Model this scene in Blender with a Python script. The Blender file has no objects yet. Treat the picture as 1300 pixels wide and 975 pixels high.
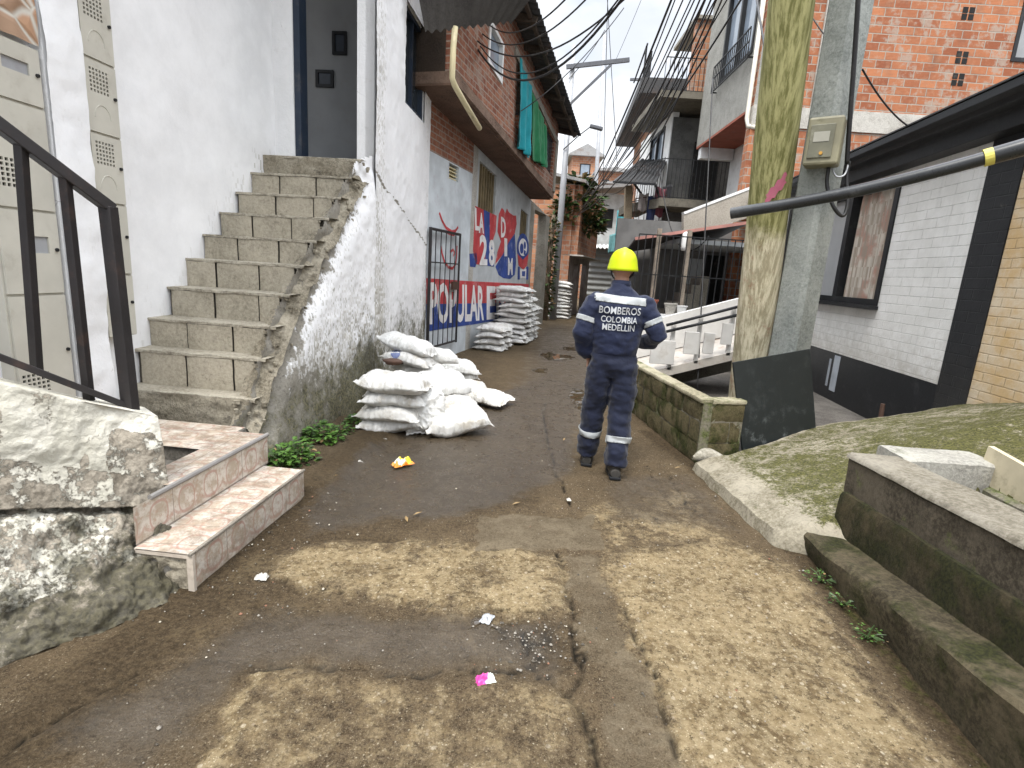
import bpy, bmesh, math, random
import numpy as np
from mathutils import Vector, Matrix, noise
from mathutils.bvhtree import BVHTree
random.seed(7)
SC = bpy.context.scene
COL = SC.collection
R_ = math.radians
# ------------------------------------------------------------------ camera
FPX, H = 680.0, 1.58
_p, _r = R_(12.0), R_(3.64)
CAMP = Vector((0, 0, H))
cF = Vector((0, math.cos(_p), -math.sin(_p)))
_R0 = Vector((1, 0, 0)); _U0 = Vector((0, math.sin(_p), math.cos(_p)))
cR = _R0*math.cos(_r) + _U0*math.sin(_r)
cU = -_R0*math.sin(_r) + _U0*math.cos(_r)
cd = bpy.data.cameras.new('camera'); cam = bpy.data.objects.new('camera', cd); COL.objects.link(cam)
cam.matrix_world = Matrix(((cR.x, cU.x, -cF.x, 0), (cR.y, cU.y, -cF.y, 0), (cR.z, cU.z, -cF.z, H), (0, 0, 0, 1)))
cd.sensor_width = 36; cd.lens = FPX/1300*36; cd.clip_start = 0.05; cd.clip_end = 2000
SC.camera = cam

def ray(x, y): return cF + cR*((x-650)/FPX) + cU*((487.5-y)/FPX)
def gz(x, y, z=0.0):
    d = ray(x, y); return CAMP + d*((z-H)/d.z)
def atY(x, y, Y):
    d = ray(x, y); return CAMP + d*(Y/d.y)

class Frame:
    """a vertical facade: u runs away along it, w comes out of it, z is up"""
    def __init__(s, o, head, flip=False):
        a = R_(head); s.o = Vector((o[0], o[1], 0)); s.d = Vector((math.sin(a), math.cos(a), 0))
        s.n = Vector((math.cos(a), -math.sin(a), 0))*(-1 if flip else 1)
    def P(s, u, w, z): return s.o + s.d*u + s.n*w + Vector((0, 0, z))
    def px(s, x, y, w=0.0):
        P0 = s.o + s.n*w; d = ray(x, y); t = (P0-CAMP).dot(s.n)/d.dot(s.n); q = CAMP + d*t
        return (q-P0).dot(s.d), q.z
    def loc(s, q):
        e = Vector(q)-s.o; return e.dot(s.d), e.dot(s.n), e.z

WORLD = lambda x, y, z: Vector((x, y, z))
def shift(T, du=0, dw=0, dz=0): return lambda a, b, c: T(a+du, b+dw, c+dz)

# ------------------------------------------------------------------ objects
def tag(o, label=None, cat=None, group=None, kind=None):
    if label: o['label'] = label
    if cat: o['category'] = cat
    if group: o['group'] = group
    if kind: o['kind'] = kind
    return o
def thing(name, label, cat, loc=(0, 0, 0), group=None):
    o = bpy.data.objects.new(name, None); COL.objects.link(o); o.location = loc
    o.empty_display_size = 0.1
    return tag(o, label, cat, group)
def wloc(o):
    v = Vector((0, 0, 0))
    while o is not None: v += Vector(o.location); o = o.parent
    return v
def copy_tree(o, parent=None):
    c = o.copy(); COL.objects.link(c)
    if parent: c.parent = parent
    for ch in list(o.children): copy_tree(ch, c)
    return c

class MB:
    def __init__(s): s.v = []; s.f = []; s.m = []; s.attr = {}
    def add(s, vs, fs, mi=0):
        b = len(s.v); s.v += [tuple(v) for v in vs]; s.f += [tuple(i+b for i in f) for f in fs]; s.m += [mi]*len(fs); return s
    def box(s, a0, a1, b0, b1, c0, c1, T=WORLD, mi=0):
        vs = [T(a, b, c) for a in (a0, a1) for b in (b0, b1) for c in (c0, c1)]
        return s.add(vs, [(0, 1, 3, 2), (4, 6, 7, 5), (0, 4, 5, 1), (2, 3, 7, 6), (0, 2, 6, 4), (1, 5, 7, 3)], mi)
    def prism(s, poly, T, d0, d1, mi=0):
        """poly in (a, b); T(a, b, d)"""
        n = len(poly); vs = [T(a, b, d0) for a, b in poly] + [T(a, b, d1) for a, b in poly]
        return s.add(vs, [tuple(range(n)), tuple(range(2*n-1, n-1, -1))] + [(i, i+n, (i+1) % n+n, (i+1) % n) for i in range(n)], mi)
    def tube(s, path, r, n=8, mi=0, cap=True):
        path = [Vector(p) for p in path]; k = len(path); rs = r if hasattr(r, '__len__') else [r]*k
        vs = []; up = None
        for i in range(k):
            t = (path[min(i+1, k-1)]-path[max(i-1, 0)]).normalized()
            if up is None: up = Vector((0, 0, 1)) if abs(t.z) < .9 else Vector((1, 0, 0))
            x = t.cross(up).normalized(); up = x.cross(t).normalized()
            for j in range(n):
                a = 2*math.pi*j/n; vs.append(path[i] + (x*math.cos(a)+up*math.sin(a))*rs[i])
        fs = [(i*n+j, i*n+(j+1) % n, (i+1)*n+(j+1) % n, (i+1)*n+j) for i in range(k-1) for j in range(n)]
        if cap: fs += [tuple(range(n-1, -1, -1)), tuple(range((k-1)*n, k*n))]
        return s.add(vs, fs, mi)
    def bar(s, p, q, a, b=None, mi=0, up=(0, 0, 1)):
        """square bar between two points, a wide and b deep"""
        b = b or a; p = Vector(p); q = Vector(q); t = (q-p).normalized(); up = Vector(up)
        if abs(t.dot(up)) > .95: up = Vector((0, 1, 0)) if abs(t.y) < .9 else Vector((1, 0, 0))
        x = t.cross(up).normalized(); y = x.cross(t).normalized()
        vs = [e + x*i*a/2 + y*j*b/2 for e in (p, q) for i, j in ((-1, -1), (1, -1), (1, 1), (-1, 1))]
        return s.add(vs, [(3, 2, 1, 0), (4, 5, 6, 7)] + [(i, (i+1) % 4, (i+1) % 4+4, i+4) for i in range(4)], mi)
    def lathe(s, prof, T=WORLD, n=24, mi=0):
        vs = []
        for r, z in prof:
            for j in range(n): a = 2*math.pi*j/n; vs.append(T(r*math.cos(a), r*math.sin(a), z))
        k = len(prof)
        return s.add(vs, [(i*n+j, i*n+(j+1) % n, (i+1)*n+(j+1) % n, (i+1)*n+j) for i in range(k-1) for j in range(n)] + [tuple(range(n-1, -1, -1)), tuple(range((k-1)*n, k*n))], mi)
    def grid(s, fn, nu, nv, mi=0):
        vs = [fn(i/nu, j/nv) for j in range(nv+1) for i in range(nu+1)]; w = nu+1
        return s.add(vs, [(j*w+i, j*w+i+1, (j+1)*w+i+1, (j+1)*w+i) for j in range(nv) for i in range(nu)], mi)
    def wall(s, T, u0, u1, z0, z1, d0, d1, holes=(), mi=0):
        """wall slab with rectangular holes (u0,u1,z0,z1); d1 is the face side"""
        us = sorted(set([u0, u1] + [min(max(h[i], u0), u1) for h in holes for i in (0, 1)]))
        zs = sorted(set([z0, z1] + [min(max(h[i], z0), z1) for h in holes for i in (2, 3)]))
        full = {}
        for i in range(len(us)-1):
            for j in range(len(zs)-1):
                cu, cz = (us[i]+us[i+1])/2, (zs[j]+zs[j+1])/2
                full[i, j] = not any(h[0] < cu < h[1] and h[2] < cz < h[3] for h in holes)
        for (i, j), on in full.items():
            if not on: continue
            a, b, c, d = us[i], us[i+1], zs[j], zs[j+1]
            for dd in (d0, d1): s.add([T(a, dd, c), T(b, dd, c), T(b, dd, d), T(a, dd, d)], [(0, 1, 2, 3)], mi)
            for di, dj, (p, q) in ((-1, 0, ((a, c), (a, d))), (1, 0, ((b, c), (b, d))), (0, -1, ((a, c), (b, c))), (0, 1, ((a, d), (b, d)))):
                if not full.get((i+di, j+dj), False):
                    s.add([T(p[0], d0, p[1]), T(q[0], d0, q[1]), T(q[0], d1, q[1]), T(p[0], d1, p[1])], [(0, 1, 2, 3)], mi)
        return s
    def build(s, name, mats, parent=None, smooth=False, bevel=0, origin=None, weld=True, auto=None):
        me = bpy.data.meshes.new(name)
        V = np.array(s.v, dtype=float)
        if parent is not None: off = wloc(parent)
        elif origin is not None: off = Vector(origin)
        else:
            lo = V.min(0); hi = V.max(0); off = Vector(((lo[0]+hi[0])/2, (lo[1]+hi[1])/2, lo[2]))
        base = off
        uvsrc = V.copy()
        me.from_pydata([tuple(v) for v in (V-np.array(base))], [], s.f)
        for k, arr in s.attr.items():
            a = me.attributes.new(k, 'FLOAT', 'POINT'); a.data.foreach_set('value', np.asarray(arr, dtype=np.float32))
        mats = mats if isinstance(mats, (list, tuple)) else [mats]
        for m in mats: me.materials.append(m)
        me.polygons.foreach_set('material_index', s.m)
        bm = bmesh.new(); bm.from_mesh(me)
        if weld: bmesh.ops.remove_doubles(bm, verts=bm.verts, dist=1e-5)
        bmesh.ops.recalc_face_normals(bm, faces=bm.faces)
        uvl = bm.loops.layers.uv.new('UVMap'); bz = Vector(base)
        for f in bm.faces:
            n = f.normal
            if abs(n.z) > .75 or (n.x == 0 and n.y == 0):
                for l in f.loops: c = l.vert.co; l[uvl].uv = (c.x+bz.x, c.y+bz.y)
            else:
                t = Vector((-n.y, n.x, 0)).normalized()
                for l in f.loops: c = l.vert.co+bz; l[uvl].uv = (c.dot(t), c.z)
            if smooth: f.smooth = True
        if bevel:
            pass
        bm.to_mesh(me); bm.free()
        o = bpy.data.objects.new(name, me); COL.objects.link(o)
        if parent is not None: o.parent = parent
        else: o.location = base
        if bevel:
            b = o.modifiers.new('bevel', 'BEVEL'); b.width = bevel; b.segments = 2; b.limit_method = 'ANGLE'; b.angle_limit = R_(40)
        if smooth and auto: me.set_sharp_from_angle(angle=R_(auto))
        return o

# ------------------------------------------------------------------ numpy noise
def _hash(ix, iy, seed):
    h = (ix.astype(np.int64)*374761393 + iy.astype(np.int64)*668265263 + seed*982451653) & 0x7fffffff
    h = ((h ^ (h >> 13))*1274126177) & 0x7fffffff
    return ((h ^ (h >> 16)) & 0xffff)/65535.0
def vnoise(x, y, seed=0):
    ix = np.floor(x); iy = np.floor(y); fx = x-ix; fy = y-iy
    fx = fx*fx*(3-2*fx); fy = fy*fy*(3-2*fy)
    a = _hash(ix, iy, seed); b = _hash(ix+1, iy, seed); c = _hash(ix, iy+1, seed); d = _hash(ix+1, iy+1, seed)
    return (a*(1-fx)+b*fx)*(1-fy) + (c*(1-fx)+d*fx)*fy
def fbm(x, y, sc, octv=4, seed=0):
    x = np.asarray(x, float)*sc; y = np.asarray(y, float)*sc; t = 0; amp = .5; tot = 0
    for o in range(octv): t = t+amp*vnoise(x, y, seed+o*17); tot += amp; amp *= .5; x = x*2.03+5.1; y = y*2.03+1.7
    return t/tot
def sstep(a, b, x): t = np.clip((x-a)/(b-a), 0, 1); return t*t*(3-2*t)
def inpoly(X, Y, poly):
    r = np.zeros(X.shape, bool); n = len(poly)
    for i in range(n):
        x1, y1 = poly[i]; x2, y2 = poly[(i+1) % n]
        if y1 == y2: continue
        c = ((y1 > Y) != (y2 > Y)) & (X < (x2-x1)*(Y-y1)/(y2-y1)+x1); r ^= c
    return r
def segdist(X, Y, pts, closed=False):
    d = np.full(X.shape, 1e9); pp = list(pts)+([pts[0]] if closed else [])
    for (x1, y1), (x2, y2) in zip(pp[:-1], pp[1:]):
        dx, dy = x2-x1, y2-y1; L = dx*dx+dy*dy+1e-12
        t = np.clip(((X-x1)*dx+(Y-y1)*dy)/L, 0, 1); d = np.minimum(d, np.hypot(X-x1-t*dx, Y-y1-t*dy))
    return d
def sdpoly(X, Y, poly): d = segdist(X, Y, poly, True); return np.where(inpoly(X, Y, poly), -d, d)
def gpts(*pts): return [tuple(gz(x, y)[:2]) for x, y in pts]
# ------------------------------------------------------------------ materials
class Mat:
    def __init__(s, name):
        s.m = bpy.data.materials.new(name); s.m.use_nodes = True; s.nt = s.m.node_tree
        s.b = s.nt.nodes['Principled BSDF']; s.tc = None
    def n(s, t, **kw):
        o = s.nt.nodes.new(t)
        for k, v in kw.items(): setattr(o, k, v)
        return o
    def link(s, v, sock):
        if isinstance(v, bpy.types.NodeSocket): s.nt.links.new(v, sock)
        elif hasattr(v, '__len__') and len(v) == 3 and sock.type == 'RGBA': sock.default_value = (*v, 1)
        else: sock.default_value = v
    def co(s, k='Object'):
        if s.tc is None: s.tc = s.n('ShaderNodeTexCoord')
        return s.tc.outputs[k]
    def noise(s, sc, det=4, rough=.55, vec=None, dist=0):
        o = s.n('ShaderNodeTexNoise'); s.link(vec if vec is not None else s.co(), o.inputs['Vector'])
        o.inputs['Scale'].default_value = sc; o.inputs['Detail'].default_value = det; o.inputs['Roughness'].default_value = rough; o.inputs['Distortion'].default_value = dist
        return o.outputs[0]
    def vor(s, sc, feat='F1', vec=None, out=0):
        o = s.n('ShaderNodeTexVoronoi', feature=feat); s.link(vec if vec is not None else s.co(), o.inputs['Vector']); o.inputs['Scale'].default_value = sc
        return o.outputs[out]
    def scale(s, vec, xyz):
        o = s.n('ShaderNodeMapping'); s.link(vec, o.inputs[0]); o.inputs['Scale'].default_value = xyz; return o.outputs[0]
    def ramp(s, f, lo, hi, a=0., b=1.):
        o = s.n('ShaderNodeMapRange', interpolation_type='SMOOTHSTEP'); s.link(f, o.inputs[0])
        for i, v in enumerate((lo, hi, a, b)): o.inputs[i+1].default_value = v
        return o.outputs[0]
    def math(s, op, a, b=0., clamp=False):
        o = s.n('ShaderNodeMath', operation=op, use_clamp=clamp); s.link(a, o.inputs[0]); s.link(b, o.inputs[1]); return o.outputs[0]
    def mix(s, f, a, b, mode='MIX'):
        o = s.n('ShaderNodeMix', data_type='RGBA', blend_type=mode); s.link(f, o.inputs[0]); s.link(a, o.inputs[6]); s.link(b, o.inputs[7]); return o.outputs[2]
    def attr(s, k): return s.n('ShaderNodeAttribute', attribute_name=k).outputs['Fac']
    def sep(s, v): o = s.n('ShaderNodeSeparateXYZ'); s.link(v, o.inputs[0]); return o.outputs
    def brick(s, bw, rh, mortar, vec=None, off=.5, smooth=.1):
        o = s.n('ShaderNodeTexBrick'); s.link(vec if vec is not None else s.co('UV'), o.inputs['Vector'])
        o.inputs['Scale'].default_value = 1; o.inputs['Mortar Size'].default_value = mortar; o.inputs['Mortar Smooth'].default_value = smooth
        o.inputs['Brick Width'].default_value = bw; o.inputs['Row Height'].default_value = rh; o.offset = off
        o.inputs['Color1'].default_value = (0, 0, 0, 1); o.inputs['Color2'].default_value = (1, 1, 1, 1); o.inputs['Mortar'].default_value = (.5, .5, .5, 1)
        return o.outputs[0], o.outputs[1]
    def bump(s, h, st=.5, dist=.01, nrm=None):
        o = s.n('ShaderNodeBump'); o.inputs['Strength'].default_value = st; o.inputs['Distance'].default_value = dist
        s.link(h, o.inputs['Height'])
        if nrm is not None: s.link(nrm, o.inputs['Normal'])
        return o.outputs[0]
    def out(s, col, rough=.8, nrm=None, metal=0., spec=.4, **kw):
        s.link(col, s.b.inputs['Base Color']); s.link(rough, s.b.inputs['Roughness']); s.link(metal, s.b.inputs['Metallic']); s.b.inputs['Specular IOR Level'].default_value = spec
        if nrm is not None: s.link(nrm, s.b.inputs['Normal'])
        for k, v in kw.items(): s.link(v, s.b.inputs[k])
        return s.m
def sc3(c, k): return tuple(x*k for x in c)

def paint(name, col, rough=.6, var=.15, bump=.15, dirt=(.25, .22, .18), dirtamt=.25, metal=0., spec=.4, bs=60):
    m = Mat(name); a = m.noise(3, 5); b = m.noise(bs, 4, .6)
    c = m.mix(m.ramp(a, .3, .7), sc3(col, 1-var), sc3(col, 1+var*.5))
    c = m.mix(m.math('MULTIPLY', m.ramp(m.noise(5, 8, .7), .52, .75), dirtamt), c, dirt)
    return m.out(c, m.math('ADD', m.math('MULTIPLY', b, .2), rough-.1, True), m.bump(b, bump, .004), metal, spec)

def brick_red(name, bw=.33, rh=.16, red=(.36, .12, .06), mort=(.36, .32, .27), msz=.011, dark=1.0):
    m = Mat(name); uv = m.co('UV'); v, f = m.brick(bw, rh, msz, uv, smooth=.3)
    n1 = m.noise(2.2, 6, .65); n2 = m.noise(34, 5, .6); n3 = m.noise(9, 5, .6)
    c = m.mix(v, sc3(red, .72*dark), (min(1, red[0]*1.28*dark), red[1]*1.55*dark, red[2]*1.5*dark))
    c = m.mix(m.ramp(n3, .45, .75, 0, .55), c, sc3((.46, .25, .15), dark))
    c = m.mix(m.ramp(n2, .55, .75, 0, .45), c, sc3((.16, .07, .045), dark))
    w = m.n('ShaderNodeTexWave', wave_type='BANDS', bands_direction='Y'); m.link(uv, w.inputs[0]); w.inputs['Scale'].default_value = 12; w.inputs['Distortion'].default_value = .3
    c = m.mix(m.math('MULTIPLY', w.outputs[1], .22), c, sc3(red, .45))
    mm = m.mix(n2, sc3(mort, .7*dark), sc3(mort, 1.15*dark))
    mf = m.math('MAXIMUM', f, m.math('MULTIPLY', m.ramp(m.math('ADD', n1, m.math('MULTIPLY', m.math('SUBTRACT', n3, .5), .5)), .52, .66), .65))
    c = m.mix(mf, c, mm)
    c = m.mix(m.ramp(n1, .25, .5, .35, 0), c, (.10, .08, .065))
    h = m.math('SUBTRACT', m.math('MULTIPLY', n2, .3), m.math('MULTIPLY', f, 1.)); h = m.math('SUBTRACT', h, m.math('MULTIPLY', w.outputs[1], .12))
    return m.out(c, .9, m.bump(h, .7, .008), 0, .25)

def concrete(name, a=(.30, .28, .24), b=(.20, .185, .155), moss=0., mosscol=(.085, .10, .03), bs=1., rough=.9, dark=.3, attr=False):
    m = Mat(name); n1 = m.noise(2.3, 8, .72); n2 = m.noise(40, 6, .78); n3 = m.noise(9, 8, .78)
    c = m.mix(m.ramp(n1, .40, .60), b, a)
    c = m.mix(m.ramp(n2, .42, .62, 0, .55), c, sc3(a, 1.3))
    c = m.mix(m.ramp(n2, .32, .43, .55, 0), c, sc3(b, .45))
    c = m.mix(m.ramp(n3, .52, .72, 0, dark), c, (.045, .04, .034))
    if moss or attr:
        k = m.ramp(m.noise(4.2, 7, .7), .62-moss*.35, .8-moss*.35)
        if attr: k = m.ramp(m.math('ADD', m.attr('moss'), m.math('ADD', m.math('MULTIPLY', m.math('SUBTRACT', m.noise(9, 9, .8), .5), 2.4), m.math('MULTIPLY', m.math('SUBTRACT', m.noise(48, 5, .8), .5), 1.6))), .36, .78)
        mc = m.mix(m.ramp(m.noise(60, 4, .75), .4, .6), sc3(mosscol, .5), sc3(mosscol, 1.4))
        c = m.mix(k, c, mc)
    h = m.math('ADD', n2, m.math('MULTIPLY', n3, 1.6))
    return m.out(c, rough, m.bump(h, .65*bs, .012), 0, .3)

# white wall with paint wear driven by the vertex attributes 'wear' (bare render), 'moss', 'grime'
def worn_wall():
    m = Mat('worn_white_wall'); n1 = m.noise(2.0, 8, .7); n2 = m.noise(45, 5, .65); n3 = m.noise(8, 8, .72)
    st = m.noise(1., 6, .65, m.scale(m.co('UV'), (16, .7, 1)))
    wh = m.mix(m.ramp(n1, .3, .7), (.76, .76, .77), (.87, .87, .88))
    gr = m.ramp(m.math('ADD', m.attr('grime'), m.math('MULTIPLY', m.math('SUBTRACT', st, .5), 2.2)), .35, .95)
    wh = m.mix(m.math('MULTIPLY', gr, .85), wh, m.mix(m.ramp(n3, .4, .6), (.20, .175, .12), (.34, .31, .235)))
    bare = m.mix(n3, (.12, .11, .092), (.37, .345, .295)); bare = m.mix(m.ramp(n2, .5, .7, 0, .6), bare, (.07, .062, .05))
    w = m.ramp(m.math('ADD', m.attr('wear'), m.math('MULTIPLY', m.math('SUBTRACT', n3, .5), 1.5)), .44, .56)
    c = m.mix(w, wh, bare)
    k = m.ramp(m.math('ADD', m.attr('moss'), m.math('MULTIPLY', m.math('SUBTRACT', m.noise(6, 8, .75), .5), 1.5)), .40, .75)
    c = m.mix(m.math('MULTIPLY', k, .85), c, m.mix(m.ramp(n2, .4, .6), (.035, .034, .015), (.16, .145, .075)))
    h = m.math('ADD', m.math('MULTIPLY', n2, m.math('ADD', m.math('MULTIPLY', w, 1.2), .25)), m.math('SUBTRACT', m.math('MULTIPLY', n3, .5), m.math('MULTIPLY', w, .7)))
    return m.out(c, .85, m.bump(h, .6, .012), 0, .3)
WORN = worn_wall()

def plaster_white():
    m = Mat('white_plaster'); n1 = m.noise(1.6, 7, .65); n2 = m.noise(38, 5, .6); n3 = m.noise(6, 6, .65)
    c = m.mix(m.ramp(n1, .35, .65), (.78, .785, .79), (.87, .87, .88))
    c = m.mix(m.ramp(n3, .6, .78, 0, .35), c, (.44, .42, .38))
    k = m.ramp(m.vor(1.1, 'DISTANCE_TO_EDGE', m.mix(.12, m.co(), m.noise(3, 4), 'ADD')), 0., .006, .5, 0.)
    c = m.mix(m.math('MULTIPLY', k, m.ramp(n1, .5, .62)), c, (.3, .29, .28))
    return m.out(c, .7, m.bump(m.math('ADD', n2, m.math('MULTIPLY', n3, 2.5)), .35, .01), 0, .35)
PLASTER = plaster_white()

def ground_mat():
    m = Mat('worn_concrete_road')
    pale, wet, crack, moss, grey, dirt = (m.attr(k) for k in ('pale', 'wet', 'crack', 'moss', 'grey', 'dirt'))
    n1 = m.noise(1.7, 8, .65); n2 = m.noise(8, 9, .78); n3 = m.noise(42, 6, .8); n4 = m.noise(120, 4, .75); n5 = m.noise(3.3, 9, .8)
    gr = m.ramp(n3, .40, .60); gf = m.ramp(n4, .40, .60)
    wv = m.mix(.012, m.co(), m.noise(60, 2), 'ADD')
    def stones(sc, keep):
        d = m.vor(sc, 'F1', wv); rnd = m.sep(m.vor(sc, 'F1', wv, 1))
        return m.math('MULTIPLY', m.ramp(d, .20, .36, 1, 0), m.ramp(rnd[0], keep, keep+.02)), rnd[1]
    s1, r1 = stones(62, .35); s2, r2 = stones(125, .45); s3, r3 = stones(34, .80)
    br = m.mix(m.ramp(n5, .36, .64), (.032, .021, .011), (.082, .058, .032))
    br = m.mix(m.math('MULTIPLY', gr, .6), br, (.105, .075, .043))
    br = m.mix(m.ramp(n2, .36, .46, .7, 0), br, (.026, .018, .010))
    br = m.mix(m.math('MULTIPLY', gf, .35), br, (.19, .145, .095))
    s4, r4 = stones(88, .86); s5, r5 = stones(170, .72)
    br = m.mix(m.math('MULTIPLY', s2, .35), br, (.24, .20, .14)); br = m.mix(m.math('MULTIPLY', s5, .55), br, m.mix(r5, (.13, .10, .06), (.36, .31, .22))); br = m.mix(m.math('MULTIPLY', s4, .7), br, m.mix(r4, (.16, .12, .075), (.46, .41, .31)))
    br = m.mix(m.ramp(n3, .30, .42, .8, 0), br, (.018, .013, .008))
    pl = m.mix(m.ramp(n5, .38, .62), (.105, .072, .036), (.24, .18, .10))
    msk = m.ramp(m.noise(14, 7, .8), .40, .60); mk2 = m.ramp(m.noise(23, 6, .8), .42, .58)
    pl = m.mix(m.math('MULTIPLY', m.math('MULTIPLY', s1, msk), .85), pl, m.mix(r1, (.24, .185, .11), (.60, .52, .37)))
    pl = m.mix(m.math('MULTIPLY', mk2, .45), pl, (.40, .325, .20)); pl = m.mix(m.math('MULTIPLY', m.math('MULTIPLY', s2, mk2), .8), pl, m.mix(r2, (.20, .15, .08), (.66, .58, .43)))
    pl = m.mix(m.math('MULTIPLY', s3, .6), pl, m.mix(r3, (.30, .24, .17), (.58, .52, .40)))
    pl = m.mix(m.ramp(n3, .37, .47, .85, 0), pl, (.06, .04, .02))
    pl = m.mix(m.ramp(n2, .34, .46, .75, 0), pl, (.085, .06, .034))
    f = m.math('ADD', pale, m.math('ADD', m.math('MULTIPLY', m.math('SUBTRACT', n2, .5), 1.7), m.math('MULTIPLY', m.math('SUBTRACT', n3, .5), 1.0)))
    f = m.math('ADD', f, m.math('ADD', m.math('MULTIPLY', m.math('SUBTRACT', n5, .5), 2.0), m.math('MULTIPLY', m.math('SUBTRACT', n1, .5), 1.3)))
    f = m.ramp(f, .18, 1.0)
    c = m.mix(f, br, pl)
    gc = m.mix(m.ramp(n5, .4, .6), (.082, .062, .038), (.15, .12, .08)); gc = m.mix(m.math('MULTIPLY', gf, .4), gc, (.20, .165, .115)); gc = m.mix(m.math('MULTIPLY', s2, .3), gc, (.23, .19, .13)); gc = m.mix(m.ramp(n3, .34, .45, .6, 0), gc, (.045, .034, .022))
    c = m.mix(m.ramp(m.math('ADD', grey, m.math('MULTIPLY', m.math('SUBTRACT', n2, .5), 1.2)), .35, .65, 0, .9), c, gc)
    c = m.mix(m.math('MULTIPLY', m.ramp(m.math('ADD', dirt, m.math('MULTIPLY', m.math('SUBTRACT', n2, .5), 1.6)), .3, .9), .75), c, m.mix(gr, (.026, .018, .010), (.068, .048, .027)))
    mk = m.ramp(m.math('ADD', moss, m.math('MULTIPLY', m.math('SUBTRACT', n2, .5), 2.0)), .4, .75)
    c = m.mix(m.math('MULTIPLY', mk, .85), c, m.mix(gr, (.016, .018, .005), (.06, .062, .016)))
    wt = m.ramp(m.math('ADD', wet, m.math('MULTIPLY', m.math('SUBTRACT', n5, .5), 1.4)), .2, .8)
    c = m.mix(m.math('MULTIPLY', wt, .55), c, (.016, .011, .006))
    c = m.mix(crack, c, (.010, .008, .005))
    rough = m.math('SUBTRACT', .88, m.math('MULTIPLY', wt, m.ramp(n2, .38, .6, .70, .40)))
    pud = m.ramp(wet, 1.2, 1.45)
    rough = m.math('MULTIPLY', rough, m.math('SUBTRACT', 1., m.math('MULTIPLY', pud, .95)))
    h = m.math('ADD', m.math('MULTIPLY', n3, 1.3), m.math('ADD', m.math('MULTIPLY', n2, 1.4), m.math('ADD', m.math('MULTIPLY', n4, .6), m.math('MULTIPLY', s1, .25))))
    h = m.math('MULTIPLY', h, m.math('MULTIPLY', m.math('SUBTRACT', 1., pud), m.math('SUBTRACT', 1., m.math('MULTIPLY', wt, .6))))
    return m.out(c, rough, m.bump(h, .85, .014), 0, .45, **{'Specular IOR Level': m.math('ADD', .12, m.math('MULTIPLY', wt, .50))})
ROAD = ground_mat()

def tile_mat():
    m = Mat('marbled_tile'); uv = m.co('UV'); n1 = m.noise(14, 6, .7); n2 = m.noise(50, 4)
    base = m.mix(m.ramp(n1, .40, .60), (.38, .32, .25), (.56, .52, .46)); base = m.mix(m.ramp(m.noise(40, 5, .7), .52, .62, 0, .5), base, (.34, .20, .14))
    # repeating outline motif: two rings per tile, offset
    T = .2
    o = m.n('ShaderNodeVectorMath', operation='FRACTION'); sc = m.scale(uv, (1/T, 1/.19, 1)); m.link(sc, o.inputs[0]); xs = m.sep(o.outputs[0])
    def ring(cx, cy, rx, ry, w):
        a = m.math('POWER', m.math('ABSOLUTE', m.math('DIVIDE', m.math('SUBTRACT', xs[0], cx), rx)), 3.2); b = m.math('POWER', m.math('ABSOLUTE', m.math('DIVIDE', m.math('SUBTRACT', xs[1], cy), ry)), 2.2)
        d = m.math('SUBTRACT', m.math('POWER', m.math('ADD', a, b), .4), 1.); return m.ramp(m.math('ABSOLUTE', d), w*.5, w, 1, 0)
    k = m.math('MAXIMUM', ring(.5, .48, .30, .36, .13), m.math('MULTIPLY', ring(.5, .9, .62, .75, .07), .7))
    k = m.math('MULTIPLY', k, m.ramp(n1, .36, .55, .4, 1.))
    c = m.mix(m.math('MULTIPLY', k, .6), base, (.33, .14, .105))
    v, f = m.brick(.6, .195, .003, uv, .0); c = m.mix(m.math('MULTIPLY', f, .8), c, (.2, .16, .13))
    d = m.ramp(m.noise(6, 9, .8), .44, .62, .12, .85); d = m.math('MULTIPLY', d, m.attr('grime'))
    c = m.mix(d, c, (.14, .10, .07))
    return m.out(c, m.math('ADD', .32, m.math('MULTIPLY', d, .4)), m.bump(m.math('SUBTRACT', m.math('MULTIPLY', n2, .15), f), .3, .004), 0, .5)
TILE = tile_mat()

def painted_brick(name, ca, cb, bw=.30, rh=.105, mortar=.007, bump=.55, splash=.45):
    m = Mat(name); uv = m.mix(.011, m.co('UV'), m.noise(7, 3), 'ADD'); v, f = m.brick(bw, rh, mortar, uv, smooth=.6); n1 = m.noise(2.5, 7, .7); n2 = m.noise(40, 5, .65); n3 = m.noise(11, 6, .7)
    c = m.mix(m.ramp(n1, .35, .65), ca, cb); c = m.mix(m.math('MULTIPLY', v, .14), c, sc3(ca, .78))
    c = m.mix(m.math('MULTIPLY', f, m.ramp(n3, .35, .6, .15, .55)), c, sc3(ca, .42))
    c = m.mix(m.ramp(n3, .62, .75, 0, .3), c, (.25, .23, .2))
    yy = m.sep(m.co('UV'))[1]; c = m.mix(m.ramp(m.math('ADD', yy, m.math('MULTIPLY', m.math('SUBTRACT', n3, .5), 1.6)), .45, 1.25, splash, 0), c, (.27, .235, .18))
    c = m.mix(m.ramp(m.noise(1., 5, .7, m.scale(m.co('UV'), (9, .6, 1))), .55, .72, 0, .22), c, sc3(ca, .5))
    h = m.math('SUBTRACT', m.math('ADD', m.math('MULTIPLY', n2, .35), m.math('ADD', m.math('MULTIPLY', n3, .5), m.math('MULTIPLY', v, .35))), m.math('MULTIPLY', f, m.ramp(n3, .3, .6, .35, 1.)))
    return m.out(c, .62, m.bump(h, bump, .012), 0, .4)

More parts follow.
